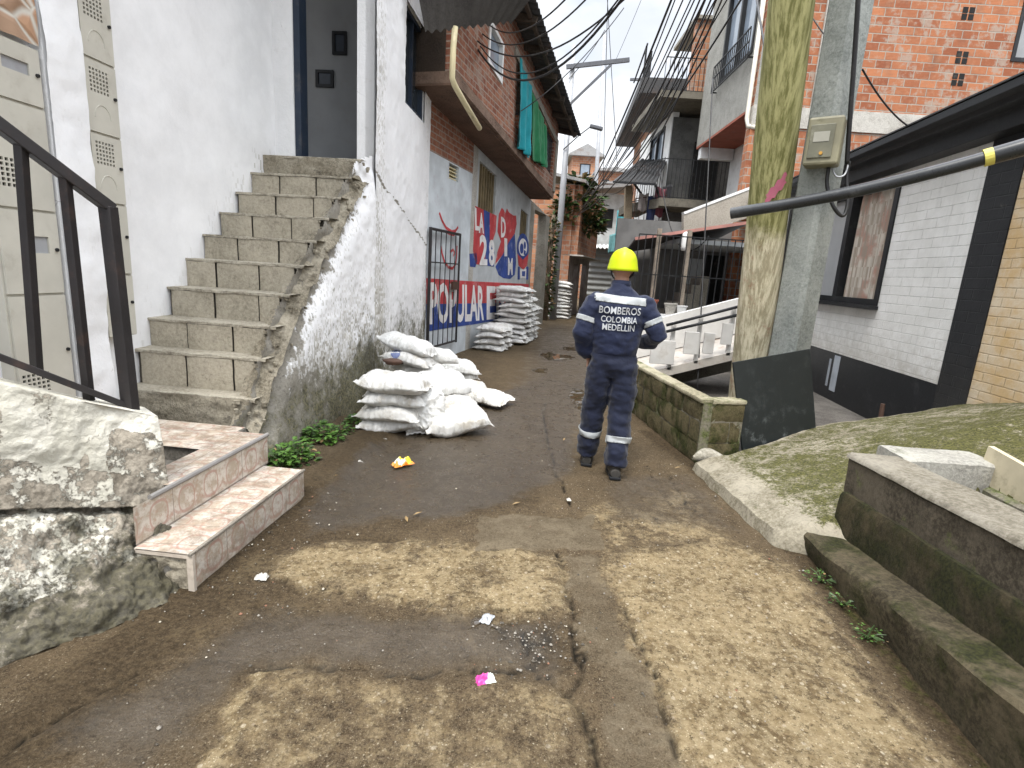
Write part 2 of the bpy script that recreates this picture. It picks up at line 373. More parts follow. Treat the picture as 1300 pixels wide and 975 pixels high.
def wood_pole():
    m = Mat('mossy_wood'); v = m.scale(m.co(), (9, 9, .5)); n1 = m.noise(3, 7, .7, v); n2 = m.noise(14, 6, .7, v); n3 = m.noise(5, 7, .7)
    wd = m.mix(m.ramp(n1, .4, .6), (.30, .265, .175), (.58, .53, .39)); wd = m.mix(m.ramp(n2, .55, .7, 0, .7), wd, (.14, .10, .06)); wd = m.mix(m.ramp(n3, .53, .66, 0, .55), wd, (.26, .115, .07))
    z = m.sep(m.co())[2]
    k = m.ramp(m.math('ADD', z, m.math('MULTIPLY', m.math('SUBTRACT', n3, .5), .7)), 1.95, 2.25)
    ms = m.mix(m.ramp(n1, .38, .62), (.115, .112, .035), (.31, .295, .135)); ms = m.mix(m.ramp(n2, .55, .75, 0, .5), ms, (.24, .215, .13))
    c = m.mix(k, wd, ms)
    return m.out(c, .85, m.bump(m.math('ADD', n1, n2), .6, .01), 0, .3)

def sack_mat():
    m = Mat('woven_sack'); uv = m.co(); n1 = m.noise(6, 6, .65); n2 = m.noise(20, 5, .6)
    info = m.n('ShaderNodeObjectInfo').outputs['Random']
    off = m.n('ShaderNodeVectorMath', operation='ADD'); m.link(m.co(), off.inputs[0]); cc = m.n('ShaderNodeCombineXYZ'); m.link(m.math('MULTIPLY', info, 40.), cc.inputs[0]); m.link(cc.outputs[0], off.inputs[1])
    d = m.noise(4.5, 7, .7, off.outputs[0])
    wv = m.n('ShaderNodeTexChecker'); m.link(m.co(), wv.inputs[0]); wv.inputs['Scale'].default_value = 260
    wr = m.noise(9, 4, .55, off.outputs[0], 1.3)
    c = m.mix(m.ramp(n1, .3, .7), (.60, .595, .57), (.71, .705, .69))
    c = m.mix(m.ramp(d, .50, .66, 0, .6), c, (.32, .27, .19))
    c = m.mix(m.math('MULTIPLY', info, .22), c, (.55, .50, .42))
    h = m.math('ADD', m.math('MULTIPLY', wv.outputs[1], .06), m.math('ADD', m.math('MULTIPLY', wr, 3.0), m.math('MULTIPLY', n2, 1.0)))
    return m.out(c, .5, m.bump(h, .42, .02), 0, .45, **{'Subsurface Weight': .0})

def cloth(name, col, var=.3, fold=9, rough=.85):
    m = Mat(name); n1 = m.noise(fold, 3, .5, None, .6); n2 = m.noise(300, 2)
    c = m.mix(n1, sc3(col, 1-var), sc3(col, 1+var*.6))
    return m.out(c, rough, m.bump(m.math('ADD', n1, m.math('MULTIPLY', n2, .03)), .5, .02), 0, .3, **{'Sheen Weight': .15})
def glass_dark(name='dark_window_glass', col=(.02, .025, .03)):
    m = Mat(name); return m.out(m.mix(m.noise(3, 4), sc3(col, .7), sc3(col, 1.6)), .06, None, 0, .6)

def leaf_mat(name, a, b):
    m = Mat(name); c = m.mix(m.noise(9, 3), a, b); return m.out(c, .5, None, 0, .35)

def sheet_roof(name, col=(.05, .05, .052), rust=.25):
    m = Mat(name); n1 = m.noise(3, 6, .65); n2 = m.noise(18, 5)
    c = m.mix(n2, sc3(col, .6), sc3(col, 1.5)); c = m.mix(m.ramp(n1, .5, .7, 0, rust), c, (.16, .09, .055))
    return m.out(c, .7, m.bump(n2, .3, .01), 0, .35)

BRICK = brick_red('red_hollow_brick', .34, .165)
BRICK_B = brick_red('old_red_brick', .23, .088, (.25, .085, .052), (.31, .25, .205), .011)
BRICK_H = brick_red('pale_red_brick', .34, .17, (.40, .16, .09), (.36, .30, .25), .014)
CONC = concrete('grey_concrete')
CONC_D = concrete('dark_concrete', (.17, .16, .14), (.10, .092, .08))
CONC_L = concrete('pale_concrete', (.46, .44, .40), (.33, .31, .275), dark=.25)
CONC_M = concrete('mossy_concrete', (.20, .18, .14), (.11, .10, .075), moss=.55)
CONC_A = concrete('moss_patched_concrete', (.28, .252, .195), (.135, .118, .08), attr=True, mosscol=(.074, .072, .022))
BLOCK = concrete('stair_block', (.40, .36, .285), (.30, .27, .21), dark=.3, bs=.7)
MORTAR = concrete('rough_mortar', (.45, .41, .33), (.28, .25, .195), dark=.5, bs=1.6)
JOINT = concrete('dark_joint', (.09, .08, .065), (.05, .045, .038))
RUBBLE = concrete('rubble_concrete', (.38, .34, .265), (.18, .155, .11), dark=.75, bs=2.)
BLACK = paint('black_paint', (.010, .011, .013), .5, .2, .2, (.12, .12, .12), .25)
IRON = paint('dark_iron', (.022, .019, .02), .5, .3, .25, (.10, .055, .04), .55, 0, .45)
RUST = paint('rusty_iron', (.09, .05, .035), .7, .4, .3, (.2, .1, .06), .6)
CREAM = paint('cream_pipe_paint', (.66, .58, .36), .45, .12, .1, (.2, .17, .1), .45)
PVCW = paint('off_white_pipe', (.68, .64, .55), .45, .1, .1)
NAVYP = paint('navy_door_paint', (.020, .032, .055), .45)
CABIN = paint('grey_cabinet_paint', (.53, .51, .445), .45, .1, .08, (.24, .20, .15), .35)
HOLE = paint('dark_opening', (.012, .012, .012), .9)
ROOMW = paint('room_wall_paint', (.30, .31, .32), .8, .08)
GREYW = paint('grey_wall_paint', (.46, .48, .49), .8, .15, .3, (.2, .19, .18), .5)
BLUEW = paint('pale_blue_wash', (.56, .60, .63), .85, .18, .4, (.42, .36, .40), .55)
WHITEP = paint('white_paint', (.74, .74, .73), .6, .1, .15, (.32, .28, .22), .4)
REDP = paint('mural_red', (.47, .05, .055), .8, .25, .4, (.52, .44, .42), .6)
BLUEP = paint('mural_blue', (.028, .060, .25), .8, .3, .4, (.36, .38, .44), .55)
LETTER = paint('mural_white', (.74, .72, .71), .8, .12, .35, (.45, .28, .30), .65)
SACK = sack_mat()
ROOF = sheet_roof('dark_sheet_roof')
ROOFZ = sheet_roof('zinc_sheet_roof', (.28, .28, .28), .5)
GLASS = glass_dark()
GLASSB = glass_dark('pale_window_glass', (.20, .24, .29))
TEAL = cloth('teal_tarp', (.012, .26, .30), .35, 6)
GREENC = cloth('green_tarp', (.015, .17, .065), .4, 8)
LEAF = leaf_mat('weed_leaf', (.035, .085, .012), (.10, .20, .035))
LEAF2 = leaf_mat('dark_leaf', (.018, .04, .012), (.06, .10, .03))
LEAF3 = leaf_mat('dry_leaf', (.17, .11, .045), (.30, .21, .10))
ARM = paint('weathered_steel', (.11, .115, .13), .6, .15, .1)
SOOT = sheet_roof('black_sheet', (.016, .016, .017), .15)
BARK = concrete('bark', (.16, .12, .085), (.08, .06, .04))
CABLE = paint('black_cable', (.012, .012, .013), .5, .1, .05)
GALV = paint('galvanised_steel', (.38, .39, .41), .5, .12, .1, (.22, .2, .18), .3, .3)
TERRA = paint('terracotta_paint', (.30, .085, .05), .8, .2, .2)
WOODSL = paint('weathered_slats', (.20, .155, .085), .8, .3, .3, (.06, .05, .035), .5)
# ------------------------------------------------------------------ frames of the facades
FA = Frame(tuple(gz(340, 590)[:2]), 4.97)              # house with the outside stair
FB = Frame(tuple(gz(540, 462)[:2]), 15.2)              # brick house with the mural
FD = Frame((4.32, 5.0), 6.6, True)                     # low white house on the right
FS = Frame((1.84, 3.05), 4.6)                          # concrete steps by the kerb

def axis(dense0, dense1, step, lo, hi, k=1.14):
    a = list(np.arange(dense0, dense1, step)); s = step; x = a[-1]
    while x < hi: s *= k; x += s; a.append(x)
    s = step; x = dense0; b = []
    while x > lo: s *= k; x -= s; b.append(x)
    return np.array(b[::-1]+a)

def make_road():
    xs = axis(-2.3, 2.3, .02, -90, 90); ys = axis(.95, 6.6, .02, -6, 140, 1.06)
    X, Y = np.meshgrid(xs, ys)
    jx = (fbm(X, Y, 2.2, 4, 1)-.5)*.18+(fbm(X, Y, 14, 4, 2)-.5)*.10; jy = (fbm(X, Y, 2.2, 4, 3)-.5)*.18+(fbm(X, Y, 14, 4, 4)-.5)*.10
    U, V = X+jx, Y+jy
    z = (fbm(X, Y, .9, 3, 5)-.5)*.03 + (fbm(X, Y, 8, 4, 6)-.5)*.014
    pale = np.zeros(X.shape); grey = pale*0; wet = pale*0; crack = pale*0; dirt = pale*0; moss = pale*0
    def put(arr, poly, val, soft): arr[:] = np.maximum(arr, val*sstep(soft, -soft, sdpoly(U, V, poly)))
    P1 = gpts((360, 702), (420, 688), (520, 690), (600, 697), (715, 700), (722, 780), (640, 778), (560, 770), (480, 755), (400, 748), (345, 735))
    P2 = gpts((772, 700), (880, 692), (960, 700), (1005, 735), (1070, 800), (1190, 960), (1240, 1010), (880, 1010), (862, 930), (845, 880), (825, 850), (800, 805), (788, 760))
    P3 = gpts((352, 852), (440, 848), (530, 852), (700, 858), (725, 890), (750, 930), (765, 1040), (150, 1040), (270, 935))
    P4 = gpts((612, 658), (755, 654), (772, 694), (608, 700))
    P5 = gpts((716, 702), (765, 700), (786, 765), (825, 850), (862, 930), (885, 1040), (770, 1040), (750, 900), (738, 850), (728, 770))
    P6 = gpts((740, 640), (870, 620), (900, 660), (960, 700), (770, 695))
    P7 = gpts((300, 705), (365, 690), (350, 740), (260, 790), (180, 830), (150, 820))
    put(pale, P1, .95, .13); put(pale, P2, 1.08, .19); put(pale, P3, .44, .13); put(pale, P6, .52, .14); put(pale, P7, .42, .16)
    put(grey, P4, .9, .02); put(grey, P5, .55, .03)
    pe = gpts((352, 855), (310, 895), (270, 945), (240, 985)); d = segdist(U, V, pe); pale = np.maximum(pale, .95*sstep(.05, .01, d))
    # far road, a little greyer
    far = sstep(6, 14, Y); grey = np.maximum(grey, far*.42)
    # wet patches
    W = [gpts((470, 570), (700, 470), (745, 500), (720, 600), (640, 645), (480, 660), (400, 680), (390, 640)), gpts((60, 930), (330, 780), (560, 775), (720, 790), (700, 850), (440, 842), (330, 850), (150, 1000)), gpts((760, 600), (880, 600), (950, 680), (770, 660))]
    for w, v in zip(W, (.85, .72, .5)): put(wet, w, v, .15)
    band = np.abs(X-(.35+.1*Y*.9)); wet = np.maximum(wet, .62*sstep(5.2, 7, Y)*sstep(22, 12, Y)*sstep(1.6, .5, band))
    for cx, cy, rx, ry in ((737, 503, 17, 9), (735, 515, 8, 5), (612, 783, 12, 6), (706, 452, 22, 5), (690, 470, 10, 3), (724, 442, 9, 3)):
        c = gz(cx, cy); ax = (gz(cx+rx, cy)-c).length; ay = (gz(cx, cy-ry)-c).length
        k = np.hypot((U+jx*.6-c.x)/ax, (V+jy*.6-c.y)/ay); wet = np.maximum(wet, 1.7*sstep(1.15, .85, k)); z -= .012*sstep(1.3, .7, k)
    # cracks and joints
    C = [((690, 512), (697, 560), (700, 592), (722, 642)), ((712, 700), (728, 790), (736, 850), (716, 878), (742, 912), (757, 980)), ((788, 760), (812, 815), (838, 880), (862, 960)),
         ((330, 852), (350, 848), (440, 846), (530, 852), (562, 848), (690, 852), (716, 872)), ((345, 738), (400, 748), (560, 770), (722, 780)), ((640, 700), (560, 697)), ((850, 596), (868, 640), (890, 652)),
         ((820, 585), (850, 640)), ((500, 690), (530, 655)), ((536, 775), (548, 792)), ((735, 790), (742, 840)), ((664, 800), (668, 850)), ((0, 962), (60, 915), (170, 850)), ((722, 732), (780, 734))]
    wd = [.010, .013, .010, .009, .006, .005, .007, .005, .004, .006, .006, .005, .012, .003]
    for c, w in zip(C, wd):
        d = segdist(X+jx*.45, Y+jy*.45, gpts(*c)); d = d+.010*(fbm(X, Y, 9, 3, 11)-.35)
        crack = np.maximum(crack, sstep(w*1.3, w*.35, d)); z -= .018*sstep(w*2.2, 0, d)
    # broken patch beside the joint
    bp = sdpoly(U, V, gpts((612, 782), (690, 778), (722, 790), (728, 850), (690, 850), (660, 842), (640, 812))); k = sstep(.03, -.05, bp); rub = fbm(X, Y, 22, 3, 21)
    crack *= .25+.75*sstep(.30, .52, fbm(X, Y, 6, 4, 71)); z += k*(rub-.6)*.045; dirt = np.maximum(dirt, k*.6); crack = np.maximum(crack, k*sstep(.36, .26, rub)*.7)
    for arr, P, hgt in ((pale, P1, .012), (pale, P2, .010), (pale, P3, .016), (grey, P4, .006)): z += hgt*sstep(.02, -.02, sdpoly(U, V, P))
    # edges: dirt, moss and a slight rise against the walls
    la = np.array([FA.loc((x, y, 0))[1] for x, y in ((0, 0), (1, 0), (0, 1))]); wa = la[0]+(la[1]-la[0])*X+(la[2]-la[0])*Y
    ua = (X-FA.o.x)*FA.d.x+(Y-FA.o.y)*FA.d.y
    kerb = sstep(.75, .55, wa+.1*(fbm(X, Y, 3, 3, 31)-.5))*sstep(-.55, -.35, ua)*sstep(1.6, 1.2, ua)
    z += kerb*.05; dirt = np.maximum(dirt, .55*sstep(.6, .1, wa)*sstep(-.6, 0, ua)); grey = np.maximum(grey, kerb*.5)
    gl = segdist(X, Y, gpts((0, 960), (250, 770), (390, 640), (470, 560))); dirt = np.maximum(dirt, .85*sstep(.30, .02, gl-.05)); z -= .012*sstep(.1, .0, gl)
    rk = segdist(X, Y, gpts((820, 548), (880, 592), (1012, 700), (1250, 980))); dirt = np.maximum(dirt, .85*sstep(.16, .02, rk)); moss = np.maximum(moss, .55*sstep(.12, 0, rk)*sstep(3.4, 2.6, Y))
    dirt = np.maximum(dirt, .65*sstep(.42, .72, fbm(X, Y, .8, 4, 41))*sstep(.75, .3, pale))
    pit = sdpoly(X, Y, [(1.6, 4.6), (1.4, 6.2), (2.0, 9.0), (4.6, 9), (4.2, 5.2), (2.9, 5.0)]); dirt = np.maximum(dirt, .8*sstep(.1, -.1, pit)); grey = np.maximum(grey, .45*sstep(.1, -.1, pit)*sstep(2.6, 3.2, X))  # dirt value also darkens the yard floor, partly standing in for its shadows
    mb = MB(); ny, nx = X.shape
    mb.v = list(map(tuple, np.stack([X.ravel(), Y.ravel(), z.ravel()], 1)))
    idx = np.arange(ny*nx).reshape(ny, nx)
    mb.f = list(map(tuple, np.stack([idx[:-1, :-1], idx[:-1, 1:], idx[1:, 1:], idx[1:, :-1]], -1).reshape(-1, 4).tolist())); mb.m = [0]*len(mb.f)
    mb.attr = dict(pale=pale.ravel(), wet=wet.ravel(), crack=crack.ravel(), moss=moss.ravel(), grey=grey.ravel(), dirt=dirt.ravel())
    o = mb.build('road', ROAD, smooth=True, origin=(0, 0, 0), weld=False); tag(o, 'worn wet concrete road running up the alley', 'road', kind='structure')
make_road()

# ------------------------------------------------------------------ mossy ramp on the right of the kerb
def ramp_z(s, t):
    """s across (0 kerb .. 1 house), t along (0 far .. 1 near)"""
    zl = .10+.03*t; zr = .57+.42*min(1, t*3.2)
    e = s**(1.3-.35*min(1, t*2)); return zl*(1-e)+zr*e
def make_terrace():
    nu, nv = 150, 150; far = [(1.62, 4.40), (1.92, 4.46), (2.95, 5.0), (4.36, 5.12)]
    near = [(1.86, 1.2), (4.7, 1.2)]
    def farpt(s):
        L = [0]; 
        for a, b in zip(far[:-1], far[1:]): L.append(L[-1]+math.hypot(b[0]-a[0], b[1]-a[1]))
        d = s*L[-1]
        for i in range(3):
            if d <= L[i+1] or i == 2: k = (d-L[i])/(L[i+1]-L[i]); return (far[i][0]+(far[i+1][0]-far[i][0])*k, far[i][1]+(far[i+1][1]-far[i][1])*k)
    S, T_ = np.meshgrid(np.linspace(0, 1, nu+1), np.linspace(0, 1, nv+1))
    V = []; ms = []; 
    for j in range(nv+1):
        for i in range(nu+1):
            s, t = S[j, i], T_[j, i]; f = farpt(s); n = (near[0][0]+(near[1][0]-near[0][0])*s, 1.2); te = t**1.2
            y_ = f[1]*(1-te)+n[1]*te; x_ = f[0]*(1-te)+n[0]*te; x_ += (1-s)**2*.22*max(0., min(1., (3.08-y_)/.12)); V.append((x_, y_, ramp_z(s, te)))
    V = np.array(V); X, Y = V[:, 0], V[:, 1]
    V[:, 2] += (fbm(X, Y, 1.6, 4, 51)-.5)*.025+(fbm(X, Y, 9, 4, 52)-.5)*.022
    s = S.ravel(); edge = sstep(.16, .06, s); V[:, 0] -= edge*(fbm(X, Y, 3.5, 4, 53)-.5)*.06
    V[:, 2] -= .035*sstep(.05, 0, s)
    fu = (X-FS.o.x)*FS.d.x+(Y-FS.o.y)*FS.d.y; fw = (X-FS.o.x)*FS.n.x+(Y-FS.o.y)*FS.n.y
    V[:, 2] = np.where((fu < .12) & (fw > .42) & (fw < 1.08), np.minimum(V[:, 2], .16), V[:, 2])
    ms = .70+.6*(fbm(X, Y, 1.1, 3, 54)-.5)-.5*sstep(.11, .03, s)-.10*sstep(.5, .9, s)-.45*sstep(.035, .0, T_.ravel())*sstep(.2, .3, s)
    mb = MB(); mb.v = list(map(tuple, V)); w = nu+1
    mb.f = [(j*w+i, j*w+i+1, (j+1)*w+i+1, (j+1)*w+i) for j in range(nv) for i in range(nu)]
    at = list(ms); b = len(mb.v)
    for j in range(nv+1): x, y, z = mb.v[j*w]; mb.v.append((x-.03, y, -.03)); at.append(.35)           # kerb face
    for j in range(nv): mb.f.append((j*w, (j+1)*w, b+j+1, b+j))
    b = len(mb.v)
    for i in range(w): x, y, z = mb.v[i]; mb.v.append((x, y+.01, -.03)); at.append(.3)                    # face towards the sunken yard
    for i in range(nu): mb.f.append((i, i+1, b+i+1, b+i))
    mb.m = [0]*len(mb.f); mb.attr = dict(moss=at)
    o = mb.build('pavement', CONC_A, smooth=True, auto=50); tag(o, 'moss covered concrete ramp rising from the kerb to the white house', 'pavement', kind='structure')
make_terrace()

def rough_block(mb, T, poly, d0, d1, nd, amp=.012, seed=0, zs=lambda d: 0., sub=.05):
    """extrusion of a profile (w, z) along u with chipped faces; open polyline, capped at both ends"""
    pts = []
    for (a, b), (c, d) in zip(poly[:-1], poly[1:]):
        n = max(1, int(math.hypot(c-a, d-b)/sub)); pts += [(a+(c-a)*i/n, b+(d-b)*i/n) for i in range(n)]
    pts.append(poly[-1]); vs = []
    for k in range(nd+1):
        u = d0+(d1-d0)*k/nd
        for w, z in pts:
            q = T(u, w, z+zs(u)*(1 if z > .02 else 0)); n1 = noise.noise(Vector((q.x*4+seed, q.y*4, q.z*4))); n2 = noise.noise(Vector((q.x*15, q.y*15+seed, q.z*15)))
            vs.append(T(u, w+(n1*.9+n2*.5)*amp, z+zs(u)*(1 if z > .02 else 0)+(n1*.7-n2*.5)*amp*(1 if z > .02 else 0)))
    m = len(pts); fs = [(k*m+i, k*m+i+1, (k+1)*m+i+1, (k+1)*m+i) for k in range(nd) for i in range(m-1)]
    fs += [tuple(range(m)), tuple(range((nd+1)*m-1, nd*m-1, -1))]
    return mb.add(vs, fs)

t = thing('concrete_trough', 'mossy grey concrete trough with a stepped base beside the kerb', 'trough', FS.P(-.8, .4, 0))
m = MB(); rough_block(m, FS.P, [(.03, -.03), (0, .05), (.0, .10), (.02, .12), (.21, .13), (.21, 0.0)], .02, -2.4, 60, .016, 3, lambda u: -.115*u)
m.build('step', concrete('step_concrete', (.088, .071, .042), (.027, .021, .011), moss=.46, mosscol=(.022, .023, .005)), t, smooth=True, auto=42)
m = MB(); rough_block(m, FS.P, [(.205, .05), (.20, .15), (.205, .37), (.215, .39), (.27, .395), (.27, .05)], .06, -2.4, 60, .010, 5, lambda u: -.07*u)
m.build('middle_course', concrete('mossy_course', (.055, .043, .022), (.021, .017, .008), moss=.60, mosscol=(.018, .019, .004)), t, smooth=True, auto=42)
m = MB(); rough_block(m, FS.P, [(.245, .3), (.235, .40), (.235, .588), (.245, .594), (.53, .594), (.545, .588), (.55, .30)], .10, -2.4, 60, .012, 9, lambda u: -.055*u)
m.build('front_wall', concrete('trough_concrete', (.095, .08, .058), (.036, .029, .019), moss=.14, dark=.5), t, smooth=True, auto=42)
m = MB(); rough_block(m, FS.P, [(.25, .592), (.226, .598), (.230, .612), (.25, .628), (.51, .626), (.552, .612), (.55, .592)], .11, -2.4, 60, .009, 9, lambda u: -.055*u)
m.build('cap', concrete('cap_concrete', (.23, .21, .17), (.125, .11, .082), dark=.5), t, smooth=True, auto=42)
FS2 = Frame(tuple(FS.P(.24, .553, 0)[:2]), 4.6+88)
m = MB(); rough_block(m, FS2.P, [(-.13, .25), (-.135, .60), (-.12, .615), (.12, .615), (.135, .60), (.13, .25)], 0, .56, 16, .010, 13)
m.build('cross_wall', concrete('trough_end_concrete', (.36, .35, .31), (.26, .25, .225), moss=.05), t, smooth=True, auto=42)
m = MB(); m.box(-2.4, .1, .56, 1.04, .1, .20, FS.P); m.build('floor_slab', CONC_D, t)
m = MB(); rough_block(m, FS.P, [(1.03, .1), (1.03, .46), (1.05, .475), (1.14, .475), (1.16, .1)], .10, -2.4, 40, .012, 17); m.build('back_wall', CONC_M, t, smooth=True, auto=42)
m = MB(); m.bar(FS.P(.22, 1.10, .60), FS.P(-.6, 1.12, .50), .035, .22, up=(0, 0, 1)); o = m.build('plank', paint('pale_old_board', (.50, .44, .31), .8, .2, .2, (.1, .08, .05), .5), None); tag(o, 'thin pale board standing on edge behind the concrete trough', 'plank')
m = MB(); m.box(-.75, -.2, 1.25, 1.9, .3, .50, FS.P); o = m.build('rubble_block', RUBBLE, None, bevel=.03); tag(o, 'dark broken concrete lump lying on the mossy ramp by the board', 'rubble')

# ------------------------------------------------------------------ yard wall of mossy blocks
t = thing('block_wall', 'low mossy concrete block wall along the road around a sunken yard', 'low wall', (1.6, 4.6, 0))
c0 = Vector((1.66, 4.54, 0)); c1 = Vector((1.36, 6.9, 0)); c2 = Vector((2.15, 4.66, 0))
FW = Frame((c0.x, c0.y), math.degrees(math.atan2(c1.x-c0.x, c1.y-c0.y)), True)
FW2 = Frame((c0.x+.10, c0.y+.0), math.degrees(math.atan2(c2.x-c0.x, c2.y-c0.y)))
def block_run(FR, L, course=.19, seed=0):
    rnd = random.Random(seed); m = MB(); j = MB(); ml = []
    for k in range(3):
        z0 = k*course; u = -.2*(k % 2)
        while u < L:
            a, b = max(0, u), min(L, u+.39)
            if b-a > .05:
                nu, nz = max(2, int((b-a)/.05)), 4; w = rnd.uniform(-.006, .006)
                def fn(p, q, a=a, b=b, z0=z0, w=w):
                    uu = a+.004+(b-a-.008)*p; zz = z0+.004+(course-.008)*q; e = min(p, 1-p, q*.5, (1-q)*.5)*(b-a)
                    return FR.P(uu, w+.012*noise.noise(FR.P(uu, 0, zz)*9)-.008*max(0, 1-e/.03), zz)
                m.grid(fn, nu, nz)
            u += .4
    j.box(.0, L, -.14, -.016, 0, 3*course-.01, FR.P)
    return m, j
for FR, L, sd in ((FW, 2.35, 1), (FW2, .33, 2)):
    m, j = block_run(FR, L, .19, sd); m.build('block_face', concrete('mossy_block', (.115, .096, .05), (.046, .038, .017), moss=.50, mosscol=(.029, .034, .006), dark=.6), t, smooth=True); j.build('wall_core', CONC_M, t)
    m = MB(); rough_block(m, FR.P, [(-.15, .55), (-.15, .575), (-.13, .585), (.0, .583), (.008, .57), (.004, .55)], 0, L, 30, .008, sd); m.build('coping', concrete('pale_coping', (.33, .30, .215), (.19, .17, .11), moss=.32), t, smooth=True, auto=45)
m = MB(); m.grid(lambda p, q: Vector((1.60+.30*p, 4.42+.10*math.sin(p*3), .02))+Vector((.02*math.cos(q*6.28)*math.sin(p*3.1), .06*math.cos(q*6.28)*(math.sin(p*3.14)+.2), .07+.05*math.sin(q*6.28)*(math.sin(p*3.14)+.3))), 14, 12)
o = m.build('mortar_lump', concrete('pale_mortar', (.36, .34, .29), (.20, .18, .14)), None, smooth=True); tag(o, 'pale smear of mortar at the foot of the block wall corner', 'mortar')

m = MB(); m.prism([(1.78, 4.75), (2.9, 5.06), (4.34, 5.2), (5.15, 12.2), (2.3, 12.2), (1.62, 6.9)], lambda a, b, d: Vector((a, b, d)), -.05, .022); o = m.build('yard_floor', concrete('yard_concrete', (.115, .105, .095), (.06, .054, .048), dark=.4), None, origin=(0, 0, 0)); tag(o, 'dark concrete floor of the sunken yard', 'floor', kind='structure')
# leaning black board
a = gz(941, 572, .11); b = gz(1034, 549, .24); d = (b-a); tl = atY(929, 460, a.y+.10); tr = atY(1026, 443, b.y+.10)
m = MB(); nb = d.cross(tl-a).normalized()*.022; m.add([a, b, tr, tl, a+nb, b+nb, tr+nb, tl+nb], [(0, 1, 2, 3), (4, 7, 6, 5), (0, 4, 5, 1), (1, 5, 6, 2), (2, 6, 7, 3), (3, 7, 4, 0)])
bm_ = Mat('scuffed_black_board'); k_ = bm_.noise(7, 8, .75); z_ = bm_.ramp(bm_.sep(bm_.co())[2], .0, .45, .8, .1)
c_ = bm_.mix(bm_.math('MULTIPLY', bm_.ramp(k_, .5, .72), z_), bm_.mix(bm_.noise(2, 4), (.006, .009, .010), (.014, .018, .019)), (.16, .175, .18))
o = m.build('black_board', bm_.out(c_, .55, bm_.bump(k_, .15, .004), 0, .4), None, bevel=.003); tag(o, 'scuffed black square board leaning against the poles on the yard wall', 'board')
o = MB().tube([gz(1118, 530, .36), gz(1118, 530, .36)+Vector((0, .01, .14))], [.022, .02], 8).build('iron_stub', RUST, None); tag(o, 'short rusty iron stub standing at the edge of the mossy ramp', 'stub')
# ------------------------------------------------------------------ outside stair
SZ = [.52, .80, 1.03, 1.27, 1.51, 1.73, 1.95, 2.17, 2.40, 2.62]
SU = [-.03, .13, .29, .52, .77, 1.02, 1.28, 1.55, 1.82, 2.08]
st = thing('staircase', 'rough grey block staircase climbing to the dark doorway of the white house', 'staircase', FA.P(1, -.6, 0))
rnd = random.Random(3)
core = MB(); br = MB(); tr = MB()
for i, (z, u) in enumerate(zip(SZ, SU)):
    zb = .30 if i == 0 else SZ[i-1]; un = SU[i+1] if i < 9 else 2.5
    core.box(u+.045, 2.5, -1.15, -.15, zb-.25, z-.035, FA.P); br = MB()
    wr = -.16
    # riser blocks
    if 0 < i < 9:
        w = wr; k = rnd.uniform(.12, .36)
        while w > -1.14:
            w2 = max(-1.15, w-k)
            if w-w2 > .04:
                o_ = rnd.uniform(-.006, .006)
                def fn(p, q, w=w, w2=w2, z=z, zb=zb, u=u, o_=o_):
                    ww = w-.005-(w-w2-.010)*p; zz = zb-.01+(z-.028-zb+.01)*q; e = min(p, 1-p)*(w-w2)
                    return FA.P(u+o_+.012+.008*max(0, 1-e/.025)+.008*noise.noise(Vector((ww*9, zz*9, u*5))), ww, zz)
                br.grid(fn, 10, 6)
            w = w2-.004; k = .385
    else:
        br.grid(lambda p, q, z=z, zb=zb, u=u: FA.P(u+.004+.022*noise.noise(Vector((p*7, q*4, u*9))), -.10-1.05*p, zb-.02+(z-.01-zb+.02)*q), 26, 8)
    br.build('riser', BLOCK if 0 < i < 9 else RUBBLE, st, smooth=True)
    # tread slab of rough mortar
    def ft(p, q, z=z, u=u, un=un):
        ww = -.07-1.08*p; n_ = .35*noise.noise(Vector((ww*6, u*7, q*3)))+.45*noise.noise(Vector((ww*23, u*7, q*9)))
        # q: 0 under front lip .. front edge .. back
        if q < .25: return FA.P(u+.008+.014*n_, ww, z-.026+.10*q+.008*n_)
        k = (q-.25)/.75; return FA.P(u+.010+.014*n_*(1-k)+(un+.03-u)*k, ww, z-.004*(1-k)+.007*n_*(1-.4*k))
    tr.grid(ft, 44, 12)
core.build('stair_core', JOINT, st); tr.build('tread', MORTAR, st, smooth=True)

# flank of the stair: one wall surface below the slope line, then the house wall above
def zline(u):
    return float(np.interp(u, [-.4]+SU+[2.5], [.18]+[z-.10 for z in SZ]+[2.7]))
def facade(FR, u0, u1, z0, z1, step, keep, attrs, disp, holes=()):
    nu, nz = int((u1-u0)/step), int((z1-z0)/step); mb = MB()
    U, Z = np.meshgrid(np.linspace(u0, u1, nu+1), np.linspace(z0, z1, nz+1))
    A = attrs(U, Z); D = disp(U, Z); w = nu+1
    mb.v = [tuple(FR.P(U[j, i], D[j, i], Z[j, i])) for j in range(nz+1) for i in range(w)]
    for j in range(nz):
        for i in range(nu):
            cu, cz = (U[j, i]+U[j, i+1])/2, (Z[j, i]+Z[j+1, i])/2
            if keep(cu, cz): mb.f.append((j*w+i, j*w+i+1, (j+1)*w+i+1, (j+1)*w+i))
    mb.m = [0]*len(mb.f); mb.attr = {k: v.ravel() for k, v in A.items()}
    return mb
zl = np.vectorize(zline)
